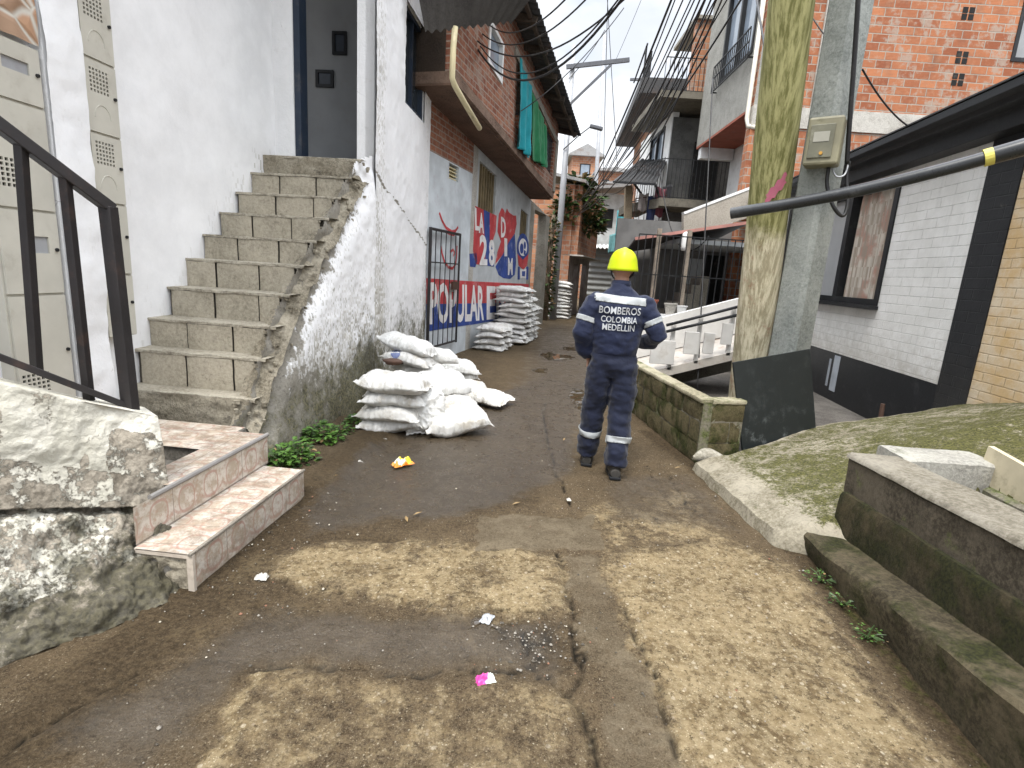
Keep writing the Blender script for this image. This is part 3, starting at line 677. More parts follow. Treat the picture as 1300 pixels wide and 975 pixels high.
def attrA(U, Z):
    low = sstep(.9, .0, Z-.25*U*0); S = zl(U)-Z                               # S: below the step line
    wear = .18+.62*sstep(.42, .05, S)*sstep(2.35, 1.9, U)*sstep(2.9, 2.2, Z) + .30*sstep(.75, .15, Z) + .22*sstep(1.3, .3, U)*sstep(1.2, .4, Z) + .16*sstep(2.0, .9, U)
    wear = wear-.15*sstep(2.2, 2.6, U)
    grime = .22+.40*sstep(1.2, .2, Z)+.32*sstep(2.0, 2.6, Z)*sstep(2.9, 2.3, U)*sstep(2.2, 2.5, U)+.22*sstep(2.5, 1.2, Z)*sstep(3.4, 2.8, Z+U*.2)
    moss = .16+.62*sstep(1.0, .1, Z)*(.75+.5*sstep(.3, 2.0, U))+.34*sstep(1.7, .6, Z)*sstep(1.2, 2.4, U)
    return dict(wear=wear, grime=grime, moss=moss)
def dispA(U, Z):
    S = zl(U)-Z; d = (fbm(U, Z, 2.2, 4, 61)-.5)*.05+(fbm(U, Z, 14, 4, 62)-.5)*.02
    taper = sstep(.5, 0., S)*sstep(2.5, 2.0, U)
    d = d - taper*(.10+.10*(fbm(U, Z, 6, 4, 63)-.3)) + .05*sstep(.5, 0, Z)
    return d
m = facade(FA, -.36, 2.32, 0.0, 2.74, .025, lambda u, z: z < zline(u)+.08, attrA, dispA)
m.build('flank_wall', WORN, st, smooth=True)
m = MB(); m.prism([(-.30, -.02)]+[(-.30, .2)]+[(u+.10, z-.42) for u, z in zip(SU, SZ)]+[(2.3, 2.2), (2.3, -.02)], lambda a, b, d: FA.P(a, d, b), -.35, -.12); m.build('flank_core', JOINT, st)
# rubble edge between steps and flank
m = MB()
def rub(p, q):
    u = -.10+2.30*p; w = -.22+.22*q; z0 = float(np.interp(u, [-.35]+SU+[2.5], [.20]+SZ+[2.68])); nn = noise.fractal(Vector((u*7, w*9, 1.3)), 1, 2, 5)
    return FA.P(u, w-.02, z0-.15+.04*math.exp(-((q-.4)/.2)**2)-.22*max(0, q-.5)**1.3+.055*nn*(.4+q))
m.grid(rub, 170, 22); m.build('rubble_bed', RUBBLE, st, smooth=True)
m = MB()
for k in range(300):
    u = rnd.uniform(-.1, 2.2); z = float(np.interp(u, SU, SZ)); i = max([j for j in range(10) if SU[j] <= u] or [0]); zt = SZ[i]
    w = rnd.uniform(-.22, -.02); r = rnd.uniform(.008, .026); zz = zt-.02-abs(rnd.gauss(0, .09))-.35*max(0, w+.12)
    c = FA.P(u, w, zz); vs = []
    for a in range(6):
        for b in (-.6, .6): an = a*1.047+rnd.uniform(-.3, .3); rr = r*rnd.uniform(.7, 1.2); vs.append(c+Vector((rr*math.cos(an), rr*math.sin(an), r*b)))
    m.add(vs, [(a*2, (a*2+2) % 12, (a*2+3) % 12, a*2+1) for a in range(6)]+[(0, 10, 8, 6, 4, 2), (1, 3, 5, 7, 9, 11)])
m.build('rubble', RUBBLE, st, weld=False)['kind'] = 'stuff'

# ------------------------------------------------------------------ white house
wh = thing('white_house', 'white plastered house with a dark open doorway at the top of the block stair', 'house', FA.P(3, -1, 0))
HW = (3.36, 4.29, 3.54, 4.66)
def attrW(U, Z):
    gr = .12+.35*sstep(2.9, 2.5, U)+.30*sstep(2.2, .6, Z)+.25*sstep(.25, 0, np.abs(U-4.5)); cr = np.abs(Z-(2.55-.30*(U-2.3)+.10*(fbm(U, Z, 3, 3, 70)-.5)))
    wear = .10+.28*sstep(.9, .1, Z)+.55*sstep(.035, .005, cr)+.18*sstep(2.9, 2.4, U)*sstep(3.2, 2.6, Z)
    return dict(wear=wear, grime=gr, moss=.10+.62*sstep(1.7, .2, Z)+.12*sstep(.3, 0, np.abs(U-3.3))*sstep(1.9, .9, Z))
m = facade(FA, 2.32, 4.62, -.02, 5.9, .03, lambda u, z: not (HW[0] < u < HW[1] and HW[2] < z < HW[3]), attrW, lambda U, Z: (fbm(U, Z, 2.2, 4, 61)-.5)*.03+(fbm(U, Z, 14, 4, 62)-.5)*.014+.05*sstep(.5, 0, Z))
aw = m.build('alley_wall', WORN, wh, smooth=True)
m = MB(); m.wall(lambda u, d, z: FA.P(u, d, z), 2.34, 4.62, 2.3, 5.9, -.22, -.03, [HW]); m.build('wall_core', PLASTER, wh)
m = MB(); m.box(4.6, 4.80, -3.2, -.02, -.02, 5.9, FA.P); m.build('end_wall', PLASTER, wh)
# door wall facing down the stair
DL, DR, DT = -.93, -.13, 4.85
m = MB(); m.wall(lambda w, d, z: FA.P(d, w, z), -1.16, -.03, 2.45, 5.9, 2.50, 2.34, [(DL, DR, 2.63, DT)]); m.build('door_wall', PLASTER, wh)
# long side wall
m = facade(Frame(tuple(FA.P(0, -1.15, 0)[:2]), 4.97), -2.2, 2.36, 0, 5.9, .05, lambda u, z: True, lambda U, Z: dict(wear=.02+.1*sstep(.35, .0, np.abs(Z-zl(U)-.1)), grime=.02+.30*sstep(.5, .0, Z-zl(U)), moss=U*0), lambda U, Z: (fbm(U, Z, 1.6, 4, 81)-.5)*.035+(fbm(U, Z, 9, 3, 82)-.5)*.008)
m.build('side_wall', WORN, wh, smooth=True)
m = MB(); m.box(-2.2, 2.36, -1.4, -1.19, 0, 5.9, FA.P); m.build('wall_core', PLASTER, wh)
m = MB(); m.box(-2.4, 4.9, -3.4, .12, 5.9, 6.02, FA.P); m.build('roof_slab', CONC, wh)
# room behind the door
m = MB(); m.box(2.5, 4.6, -2.6, -.22, 2.55, 2.62, FA.P); m.build('room_floor', CONC_D, wh)
m = MB(); m.box(3.75, 3.85, -2.6, -.22, 2.62, 5.3, FA.P); m.box(2.5, 3.75, -2.6, -2.5, 2.62, 5.3, FA.P); m.build('room_wall', ROOMW, wh)
m = MB(); m.box(2.5, 4.6, -2.6, -.22, 5.3, 5.4, FA.P); m.build('room_ceiling', ROOMW, wh)
m = MB(); m.box(2.36, 2.52, DL, DL+.07, 2.63, DT, FA.P); m.box(2.36, 2.52, DL, DR, DT-.06, DT, FA.P); m.build('door_frame', NAVYP, wh)
m = MB(); m.box(2.48, 2.54, DL+.01, DR-.01, 2.60, 2.65, FA.P); m.build('door_sill', MORTAR, wh)
dr = MB().prism([(2.56, DL-.02), (2.58, DL+.02), (3.24, DL-.36), (3.22, DL-.40)], lambda a, b, d: FA.P(a, b, d), 2.66, DT-.08).build('door', paint('pale_door', (.34, .35, .36), .5), wh)
MB().box(3.06, 3.10, DL-.28, DL-.23, 3.52, 3.72, FA.P).build('handle', BLACK, dr)
def pict(x0, y0, x1, y1):
    d = ray((x0+x1)/2, (y0+y1)/2)
    def at(x, y):
        r = ray(x, y); P0 = FA.P(3.75, 0, 0); n = FA.d; tt = (P0-CAMP).dot(n)/r.dot(n); return FA.loc(CAMP+r*tt)
    a = at(x0, y1); b = at(x1, y0); w0, w1, z0, z1 = a[1], b[1], a[2], b[2]
    return w0, w1, z0, z1
for (q, lab) in (((423, 41, 441, 70), 'small upright dark picture high on the wall inside the doorway'), ((402, 90, 424, 111), 'small wide dark picture low on the wall inside the doorway'), ((454, 30, 480, 96), 'large tall dark picture at the edge of the doorway')):
    w0, w1, z0, z1 = pict(*q); o = thing('wall_picture', lab, 'picture', FA.P(3.74, (w0+w1)/2, z0), 'pictures on the room wall')
    MB().wall(lambda w, d, z: FA.P(d, w, z), w0, w1, z0, z1, 3.748, 3.715, [(w0+.035, w1-.035, z0+.035, z1-.035)]).build('frame', BLACK, o)
    MB().box(3.735, 3.746, w0+.035, w1-.035, z0+.035, z1-.035, FA.P).build('print', paint('dim_picture', (.05, .06, .08), .4, .5, 0), o)
o = MB().tube([FA.P(3.6, -.55, 2.62), FA.P(3.6, -.56, 2.75), FA.P(3.6, -.60, 2.84)], .012, 6).build('umbrella', BLACK, None); tag(o, 'thin dark stick leaning inside the doorway', 'stick')
# alley window
w = MB().wall(lambda u, d, z: FA.P(u, d, z), HW[0], HW[1], HW[2], HW[3], -.15, -.04, [(HW[0]+.05, HW[1]-.05, HW[2]+.05, HW[3]-.05)]).build('window', NAVYP, wh)
MB().box(3.80, 3.85, -.13, -.06, HW[2]+.05, HW[3]-.05, FA.P).build('mullion', NAVYP, w)
MB().box(HW[0]+.05, HW[1]-.05, -.11, -.10, HW[2]+.05, HW[3]-.05, FA.P).build('pane', GLASS, w)

# ------------------------------------------------------------------ meter cabinets and pillar
pl = thing('pillar', 'rough white plastered pillar between the two columns of meter cabinets', 'pillar', FA.P(-.33, -1.1, .3))
m = facade(Frame(tuple(FA.P(0, -1.03, 0)[:2]), 4.97), -.465, -.20, .3, 5.8, .03, lambda u, z: True, lambda U, Z: dict(wear=.12+.2*sstep(1.2, .4, Z), grime=.12+U*0, moss=U*0), lambda U, Z: (fbm(U, Z, 3, 4, 91)-.5)*.05+(fbm(U, Z, 16, 3, 92)-.5)*.014)
m.build('front_face', WORN, pl, smooth=True)
MB().box(-.462, -.203, -1.15, -1.055, .3, 5.8, FA.P).build('pillar_core', PLASTER, pl)
def cabinet_column(u0, u1, zs, label, kind):
    c = thing('meter_cabinet', label, 'meter cabinet', FA.P((u0+u1)/2, -1.11, zs[0]), 'meter cabinets on the white wall')
    MB().box(u0, u1, -1.16, -1.075, zs[0], zs[-1], FA.P).build('housing', CABIN, c)
    for z0, z1 in zip(zs[:-1], zs[1:]):
        h = z1-z0; a, b = u0+.012, u1-.012
        holes = []
        if kind == 'grille':
            for i in range(6):
                for j in range(6): x = a+.05*(b-a)+.030+.026*i; zz = z0+h*.58+.026*j; holes.append((x-.008, x+.008, zz-.008, zz+.008))
        else:
            if h < .6: holes = [(a+.13, b-.07, z0+h*.50, z0+h*.70)]
            else: holes = [(a+.02+.03*i, a+.04+.03*i, z0+h*.2+.028*j, z0+h*.2+.018+.028*j) for i in range(6) for j in range(6)]
        d = MB().wall(lambda u, w_, z: FA.P(u, w_, z), a, b, z0+.008, z1-.008, -1.074, -1.060, holes).build('door', CABIN, c)
        MB().box(a+.01, b-.01, -1.0735, -1.0715, z0+.02, z1-.02, FA.P).build('grille', HOLE if kind == 'grille' or h > .6 else GALV, d)
        if kind == 'grille':
            cx = (a+b)/2-.01
            MB().tube([FA.P(cx+.065*math.cos(k*math.pi/10), -1.060, z0+h*.22+.085*math.sin(k*math.pi/10)) for k in range(11)], .004, 6).build('reading_flap', CABIN, d)
        MB().tube([FA.P(b-.025, -1.062, z0+h*.55), FA.P(b-.025, -1.048, z0+h*.55)], .011, 8).build('lock', BLACK, d)
    return c
cabinet_column(-.185, .09, [.92, 1.37, 1.86, 2.31, 2.77, 3.22, 3.67, 4.12], 'grey meter cabinets with perforated doors stacked right of the white pillar', 'grille')
cabinet_column(-.86, -.475, [.45, 1.25, 1.75, 2.35, 2.68], 'grey meter cabinets with reading windows stacked left of the white pillar', 'window')
sc_ = Mat('flagstone'); v_ = sc_.vor(3.2, 'F1', None, 1); e_ = sc_.vor(3.2, 'DISTANCE_TO_EDGE')
c_ = sc_.mix(.35, sc_.mix(sc_.sep(v_)[0], (.46, .24, .13), (.30, .22, .16)), sc_.mix(sc_.noise(8, 5), (.2, .13, .09), (.6, .38, .24))); c_ = sc_.mix(sc_.ramp(e_, .0, .05, 1, 0), c_, (.55, .52, .46))
m = MB(); m.grid(lambda p, q: FA.P(-.95+.47*p, -1.06+.02*noise.noise(Vector((p*5, q*9, 0))), 2.70+2.6*q), 20, 60); o = m.build('stone_cladding', sc_.out(c_, .8, sc_.bump(sc_.ramp(e_, 0, .1), .6, .02)), None, smooth=True); tag(o, 'brown flagstone wall cladding above the left meter cabinets', 'cladding')

# ------------------------------------------------------------------ tiled steps
ts = thing('tiled_steps', 'two cream and pink marbled tile steps at the foot of the block staircase', 'steps', FA.P(-1, .3, 0))
def tiled(T, nu, nv, g, name):
    mb = MB(); mb.grid(T, nu, nv); n = len(mb.v); mb.attr = dict(grime=[g(i % (nu+1)/nu, i//(nu+1)/nv) for i in range(n)]); return mb.build(name, TILE, ts)
U0, U1 = -1.60, -.47
tiled(lambda p, q: FA.P(-1.56+(1.09)*p, .525, -.02+.205*q), 20, 6, lambda p, q: .35+.4*(1-q), 'riser')
tiled(lambda p, q: FA.P(-1.58+1.11*p, .245+.29*q, .190), 30, 10, lambda p, q: 1.0-.5*(1-q), 'tread')
tiled(lambda p, q: FA.P(-1.56+1.15*p, .242, .19+.195*q), 20, 6, lambda p, q: .15, 'riser')
# platform with a square recess
for a, b, c, d in ((-1.30, -.40, .02, .25), (-1.30, -.30, -1.15, -.45), (-.78, -.30, -.45, .02)):
    tiled(lambda p, q: FA.P(a+(b-a)*p, c+(d-c)*q, .39), 16, 12, lambda p, q: .8, 'platform')
MB().box(-1.30, -.78, -.45, .02, .27, .30, FA.P).build('recess', CONC_D, ts)
MB().box(-1.30, -.30, -1.15, -.47, .0, .386, FA.P).build('core', CONC, ts)
MB().box(-1.30, -.42, .03, .236, .0, .386, FA.P).box(-1.56, -.475, .236, .52, 0, .186, FA.P).box(-.76, -.32, -.45, .03, .0, .386, FA.P).build('core', CONC_D, ts)
MB().tube([FA.P(-1.45, .238, .388), FA.P(-.40, .238, .388)], .014, 8).build('nosing', paint('grey_trim', (.23, .22, .21), .5, .2), ts)
MB().box(-1.585, -.465, .518, .534, .182, .194, FA.P).build('nosing', concrete('worn_nosing', (.2, .18, .15), (.12, .10, .08)), ts)
MB().box(-1.578, -1.561, .505, .536, -.01, .182, FA.P).box(-1.578, -1.561, .24, .505, .165, .182, FA.P).build('end_tile', paint('tile_edge', (.50, .44, .37), .6, .2, .2, (.15, .11, .08), .6), ts)
m = MB(); m.grid(lambda p, q: FA.P(-1.566+.05*noise.noise(Vector((p*5, q*4, 3)))*min(p, 1-p)*2-.02*q*0, .25+.255*p, -.02+.186*q), 20, 14); m.build('broken_end', RUBBLE, ts, smooth=True)

# ------------------------------------------------------------------ stringer wall of the left stair: flaking white render over rock
def make_stringer():
    top = [Vector((-1.83, 2.66, .73)), Vector((-1.98, 2.44, .84)), Vector((-2.18, 2.2, .985)), Vector((-2.5, 1.8, 1.2)), Vector((-2.9, 1.35, 1.45))]
    bot = [Vector((-1.44, 2.33, 0)), Vector((-1.52, 2.18, 0)), Vector((-1.70, 1.90, 0)), Vector((-1.86, 1.62, 0)), Vector((-2.1, 1.15, 0))]
    nu, nv = 210, 170; V = []; paintd = []; mo = []
    def L(A, s):
        x = s*(len(A)-1); i = min(int(x), len(A)-2); return A[i].lerp(A[i+1], x-i)
    for j in range(nv+1):
        t = j/nv
        for i in range(nu+1):
            s = i/nu; a = L(top, s); b = L(bot, s); n = (Vector((b.x, b.y, 0))-Vector((a.x, a.y, 0)))
            # profile: t=0 top, upper face nearly vertical to t=.5, an undercut, then rock bulging to the foot
            if t < .06: k = 0; z = a.z; inn = (1-t/.06)
            else: inn = 0
            zt = a.z; tt = max(0, (t-.06)/.94); zcut = .50*zt-.10+.10*s
            z = zt*(1-tt)
            up = 1 if z > zcut else 0
            if up: k = .05+.22*(zt-z)/(zt-zcut)
            else: q = (zcut-z)/zcut; k = .26-.12*math.exp(-((q-.04)/.06)**2)+.74*q**1.6
            q = a+n*k; q.z = z
            nn = n.normalized()
            if inn: q = a+n*(.05*(1-inn))-nn*.20*inn; q.z = zt
            f1 = noise.fractal(q*2.2, 1, 2, 5); f2 = noise.fractal(q*9+Vector((3, 1, 7)), .8, 2.1, 6); amp = 1 if not inn else .15
            q = q+nn*(f1*.085+f2*.030)*amp*(.35 if up else 1.0); q.z += (.03*f2*amp)*(0 if up else 1)
            V.append(q); edge = .0
            wv = .22 if up else .50
            if up: wv += .25*max(0, 1-(z-zcut)/.10)+.35*(noise.fractal(q*3+Vector((9, 2, 4)), 1, 2, 3) > .25)+ (.38 if (z-zcut) < .13+.16*s else 0)*(.6+.6*(noise.noise(q*5)))
            else: wv = .62-.28*s*(1 if z > .1 else 0)-.1*noise.noise(q*3)+ (.30 if z < .15 else 0)
            paintd.append(wv); mo.append(.06 if up else .44+.25*(1-s)+.16*max(0, 1-z/.22))
    mb = MB(); mb.v = [tuple(v) for v in V]; w = nu+1; mb.f = [(j*w+i, j*w+i+1, (j+1)*w+i+1, (j+1)*w+i) for j in range(nv) for i in range(nu)]; mb.m = [0]*len(mb.f)
    # end cap towards the tiled steps
    b = len(mb.v)
    for j in range(nv+1): v = V[j*w]; mb.v.append((v.x-.34, v.y+.10, v.z)); paintd.append(.18 if v.z > .35 else .6); mo.append(.1 if v.z > .35 else .45)
    for j in range(nv): mb.f.append((j*w, (j+1)*w, b+j+1, b+j)); mb.m.append(0)
    mb.attr = dict(wear=paintd, moss=mo, grime=[.16]*len(mb.v))
    # solid back
    return mb
def flaked():
    m = Mat('flaking_whitewash'); n2 = m.noise(38, 6, .7); n3 = m.noise(7, 8, .75); n1 = m.noise(2, 6, .7)
    wh = m.mix(m.ramp(n1, .38, .62), (.46, .44, .37), (.63, .605, .53)); wh = m.mix(m.ramp(n3, .55, .72, 0, .5), wh, (.36, .33, .26))
    bare = m.mix(m.ramp(n3, .38, .62), (.15, .13, .10), (.36, .32, .26)); bare = m.mix(m.ramp(n2, .54, .70, 0, .6), bare, (.07, .06, .048))
    w = m.ramp(m.math('ADD', m.attr('wear'), m.math('ADD', m.math('MULTIPLY', m.math('SUBTRACT', n3, .5), 1.6), m.math('MULTIPLY', m.math('SUBTRACT', m.noise(26, 7, .8), .5), 1.1))), .45, .55)
    c = m.mix(w, wh, bare); k = m.ramp(m.math('ADD', m.attr('moss'), m.math('MULTIPLY', m.math('SUBTRACT', m.noise(5, 8, .75), .5), 1.6)), .48, .68)
    c = m.mix(m.math('MULTIPLY', k, .8), c, m.mix(m.ramp(n2, .38, .62), (.018, .018, .010), (.075, .068, .038)))
    h = m.math('ADD', m.math('MULTIPLY', n2, .8), m.math('SUBTRACT', m.math('MULTIPLY', n3, .8), m.math('MULTIPLY', w, .9)))
    return m.out(c, .85, m.bump(h, .8, .016), 0, .3)
o = make_stringer().build('stair_wall', flaked(), None, smooth=True); tag(o, 'flaking whitewashed rock wall under the dark metal railing', 'wall')
# stair behind that wall, rising towards the left
m = MB()
for k in range(6): a = FA.P(-1.50-.26*k, -1.12, 0); m.box(-1.32-.26*(k+1), -1.32-.26*k, -1.14, -.13-.05*k, 0, .39+.16*(k+1), FA.P)
o = m.build('side_stair', CONC, None, bevel=.012); tag(o, 'plain grey stair rising behind the whitewashed rock wall', 'staircase')

# ------------------------------------------------------------------ railing
rl = thing('metal_railing', 'dark brown metal railing standing on the flaking white wall', 'railing', (-1.9, 2.6, .75))
rp0 = atY(137, 262, 2.62); rp1 = atY(-160, 40, 2.0)
tp = lambda k: rp0.lerp(rp1, k)
bb0 = atY(166, 517, 2.64); bb1 = atY(-160, 392, 2.0)
MB().bar(tp(-.02), tp(1), .058, .05).build('top_rail', IRON, rl, bevel=.004)
MB().bar(bb0, bb1, .03, .03).build('bottom_rail', IRON, rl, bevel=.003)
MB().bar(bb0+Vector((0, 0, -.06)), tp(0)+Vector((0, 0, .0)), .058, .058).build('end_post', IRON, rl, bevel=.004)
for xt, xb in ((60, 112), (-8, 47), (-85, -25)):
    kt = min(max((137-xt)/297, 0), 1); kb = (166-xb)/326
    MB().bar(atY(xb, 517-.383*(166-xb), 2.64-.64*kb)+Vector((0, 0, -.05 if xt == 60 else 0)), tp((137-xt)/297*.93), .036, .036).build('baluster', IRON, rl, bevel=.003)
# ------------------------------------------------------------------ text helper
_tc = {}
def text_poly(s, bold=0.0):
    if (s, bold) in _tc: return _tc[s, bold]
    cu = bpy.data.curves.new('t', 'FONT'); cu.body = s; cu.size = 1; cu.offset = bold; cu.resolution_u = 3; ob = bpy.data.objects.new('t', cu); COL.objects.link(ob)
    dg = bpy.context.evaluated_depsgraph_get(); me = bpy.data.meshes.new_from_object(ob.evaluated_get(dg))
    V = np.array([v.co[:2] for v in me.vertices]); F = [tuple(p.vertices) for p in me.polygons]
    bpy.data.objects.remove(ob); bpy.data.curves.remove(cu); bpy.data.meshes.remove(me)
    lo = V.min(0); hi = V.max(0); V = (V-lo)/(hi-lo); _tc[s, bold] = (V, F); return V, F
def text_on(mb, s, fn, bold=0.0):
    """fn(p, q) with p to the right and q upwards in 0..1"""
    V, F = text_poly(s, bold); mb.add([fn(p, q) for p, q in V], F); return mb

# ------------------------------------------------------------------ brick house with the mural
bh = thing('brick_house', 'red brick house with an overhanging upper floor and a red and blue mural', 'house', FB.P(3, 0, 0))
def TB(u, w, z):
    k = .0 if z < 3.4 else .085+.07*min(1, max(0, (z-4.2)/1.6)); return FB.P(u, w, z-k*max(u, -1))
TBd = lambda u, d, z: TB(u, d, z)
m = MB().wall(TBd, -.2, 1.80, -.02, 3.24, -.25, 0., [(.70, 1.12, 2.98, 3.22)]).build('wash_wall', BLUEW, bh)
MB().wall(TBd, -.2, 1.80, 3.243, 4.05, -.25, .0).build('upper_brickwork', BRICK_B, bh)
v = MB();
for k in range(4): v.box(.70, 1.12, -.2, -.04, 3.0+.055*k, 3.02+.055*k, FB.P)
v.build('vent', CREAM, bh); MB().box(.68, 1.14, -.30, -.22, 2.95, 3.25, FB.P).build('vent_back', HOLE, bh)
MB().box(1.803, 2.05, -.25, .0015, -.02, 4.0, TB).build('column', CONC_L, bh)
MB().wall(TBd, 2.053, 6.2, -.02, 3.9, -.25, .0, [(2.15, 3.2, 2.62, 3.72), (5.25, 6.0, 2.25, 3.5)]).build('grey_wall', GREYW, bh)
for a, b, c, d in ((2.15, 3.2, 2.62, 3.72), (5.25, 6.0, 2.25, 3.5)):
    s = MB(); n_ = int((b-a)/.075)
    for k in range(n_): s.box(a+k*(b-a)/n_+.008, a+(k+1)*(b-a)/n_-.012, -.10, -.06+.02*(k % 2), c, d, TB)
    w = s.build('slatted_window', WOODSL, bh); MB().box(a, b, -.20, -.15, c, d, TB).build('backing', HOLE, w)
MB().wall(TBd, 6.2, 8.6, -.02, 3.9, -.25, .0, [(6.65, 8.1, -.02, 3.2)]).build('pillar', CONC, bh)
MB().box(6.2, 8.6, -1.3, -1.2, -.02, 3.9, FB.P).build('backing', CONC_D, bh)
# overhang
US, UE, WO = -.60, 6.1, .60
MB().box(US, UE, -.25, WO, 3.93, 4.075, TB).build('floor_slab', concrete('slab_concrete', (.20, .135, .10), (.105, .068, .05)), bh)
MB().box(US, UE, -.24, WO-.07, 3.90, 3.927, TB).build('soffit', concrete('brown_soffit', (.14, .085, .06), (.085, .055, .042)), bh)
W1 = (.62, 1.36, 4.72, 5.35); W2 = (2.28, 4.62, 4.42, 5.50); W3 = (4.80, 5.72, 4.42, 5.50)
MB().wall(TBd, US, UE, 4.078, 6.35, WO-.16, WO, [W1, W2, W3]).build('upper_wall', BRICK_B, bh)
MB().box(US, US+.15, -.2, WO-.163, 4.078, 6.35, TB).build('gable_wall', concrete('shade_darkened_gable', (.05, .036, .027), (.03, .023, .018)), bh)  # near gable end: the shade under the eave is put into its dark brown
MB().box(UE-.15, UE, -4, WO-.163, 4.078, 6.35, TB).build('gable_wall', BRICK_B, bh)
MB().box(2.0, UE, WO-.02, WO+.03, 5.53, 5.70, TB).build('ring_beam', CONC, bh)
MB().box(UE-.2, UE+.02, WO-.15, WO+.025, 4.078, 5.53, TB).build('corner_column', CONC, bh)
w = MB().wall(TBd, W1[0], W1[1], W1[2], W1[3], WO-.10, WO+.02, [(W1[0]+.06, W1[1]-.06, W1[2]+.06, W1[3]-.06)]).build('window', WHITEP, bh)
MB().box(W1[0]+.06, W1[1]-.06, WO-.06, WO-.05, W1[2]+.06, W1[3]-.06, TB).build('pane', GLASSB, w)
MB().box(W2[0], W3[1], WO-.9, WO-.85, 4.2, 5.6, TB).build('backing', HOLE, bh)
g = MB()
for k in range(9): g.bar(TB(4.84+.105*k, WO-.05, 4.44), TB(4.84+.105*k, WO-.05, 5.50), .016)
for zz in (4.46, 4.95, 5.47): g.bar(TB(4.8, WO-.05, zz), TB(5.72, WO-.05, zz), .02)
w = g.build('window_grille', BLACK, bh); MB().box(4.8, 5.72, WO-.13, WO-.12, 4.42, 5.5, TB).build('pane', GLASSB, w)
# roof: corrugated sheet on rafters
r = MB()
def rf(p, q): u = -1.15+7.6*p; w = 1.12-4.2*q; return TB(u, w, 5.98+.20*(1.12-w)+.018*math.sin(u*41))
r.grid(rf, 400, 8); rf_ = r.build('roof', ROOF, bh, smooth=True)
md = rf_.modifiers.new('t', 'SOLIDIFY'); md.thickness = .012
r = MB()
for k in range(9): u = -1.0+.9*k; r.bar(TB(u, 1.05, 5.91), TB(u, -.5, 6.22), .07, .10)
for w_ in (.95, .2): r.bar(TB(-1.1, w_, 5.97+.2*(1.12-w_)-.06), TB(6.4, w_, 5.97+.2*(1.12-w_)-.06), .06)
r.build('rafter', concrete('dark_timber', (.09, .07, .055), (.05, .04, .032)), rf_)
e0, e1, e2, e3 = atY(540, 41, 7.2), atY(652, 28, 8.15), atY(720, -60, 8.0), atY(515, -90, 6.8)
def ge(p, q): v = e0.lerp(e1, p).lerp(e3.lerp(e2, p), q); v.z += .02*math.sin(p*70); return v
gq = MB().grid(ge, 120, 4)
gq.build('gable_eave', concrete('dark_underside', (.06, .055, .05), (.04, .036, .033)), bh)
# mural (paint a few millimetres thick)
def mp(pts, w0, w1, mb=None): mb = mb or MB(); return mb.prism([FB.px(x, y) for x, y in pts], lambda u, z, d: FB.P(u, d, z), w0, w1)
c1 = lambda *pts: [(590+x/6.09, 240+y/6.09) for x, y in pts]
band = [(541, 354), (600, 357), (671, 360)]
MB().prism([FB.px(541, 353), FB.px(600, 357.2), FB.px(671, 360.5), FB.px(671, 384), FB.px(600, 385), FB.px(541, 386)], lambda u, z, d: FB.P(u, d, z), .002, .005).build('mural_red_band', REDP, bh)
MB().prism([FB.px(541, 386.1), FB.px(600, 385.1), FB.px(671, 384.1), FB.px(671, 402), FB.px(640, 405), FB.px(600, 412), FB.px(570, 416), FB.px(541, 421)], lambda u, z, d: FB.P(u, d, z), .002, .005).build('mural_blue_band', BLUEP, bh)
def bil(tl, tr, bl, br, d):
    tl, tr, bl, br = [Vector(FB.px(*q)) for q in (tl, tr, bl, br)]
    def fn(p, q): a = bl.lerp(br, p).lerp(tl.lerp(tr, p), q); return FB.P(a.x, d, a.y)
    return fn
L = MB()
text_on(L, 'POPULAR', bil((545, 357.5), (614, 362.5), (545, 412.5), (614, 407), .007), .03)
text_on(L, 'EN M', bil((617.5, 363), (664, 365), (617.5, 406), (664, 400), .007), .03)
L.build('mural_lettering', LETTER, bh)
m = MB(); mp(c1((80, 130), (145, 160), (150, 340), (160, 480), (155, 590), (85, 580), (62, 480), (72, 300)), .002, .005, m); mp(c1((192, 182), (245, 205), (238, 330), (215, 400), (192, 440)), .002, .005, m)
mp(c1((262, 195), (285, 145), (300, 160), (312, 190), (325, 150), (340, 180), (375, 205), (395, 205), (400, 270), (385, 345), (345, 400), (290, 510), (235, 580), (250, 490), (280, 405), (252, 330)), .002, .005, m)
m.build('mural_red_patch', REDP, bh)
m = MB(); mp(c1((145.5, 160), (191.5, 182), (191.5, 440), (228, 470), (225, 600), (155.5, 590), (160.5, 480), (150.5, 340)), .002, .005, m)
mp(c1((345.5, 400), (386, 345), (390, 420), (396, 560), (388, 660), (350, 695), (300, 690), (262, 665), (236, 600), (290.5, 510)), .002, .005, m)
mp(c1((35, 500), (90, 495), (95, 560), (80, 605), (40, 600)), .002, .005, m)
m.build('mural_blue_patch', BLUEP, bh)
L = MB()
for s_, a, b, c, d in (('L', (75, 140), (110, 165), (78, 318), (110, 322)), ('A', (106, 172), (146, 195), (106, 338), (146, 345)), ('2', (112, 345), (172, 365), (112, 590), (172, 590)), ('8', (184, 385), (228, 395), (184, 590), (228, 598)), ('D', (278, 212), (314, 228), (278, 375), (314, 372)), ('I', (304, 378), (326, 384), (304, 520), (326, 520)), ('M', (332, 530), (368, 535), (332, 665), (368, 665))):
    q = c1(a, b, c, d); text_on(L, s_, bil(*q, .008), .035)
L.build('mural_lettering', LETTER, bh)
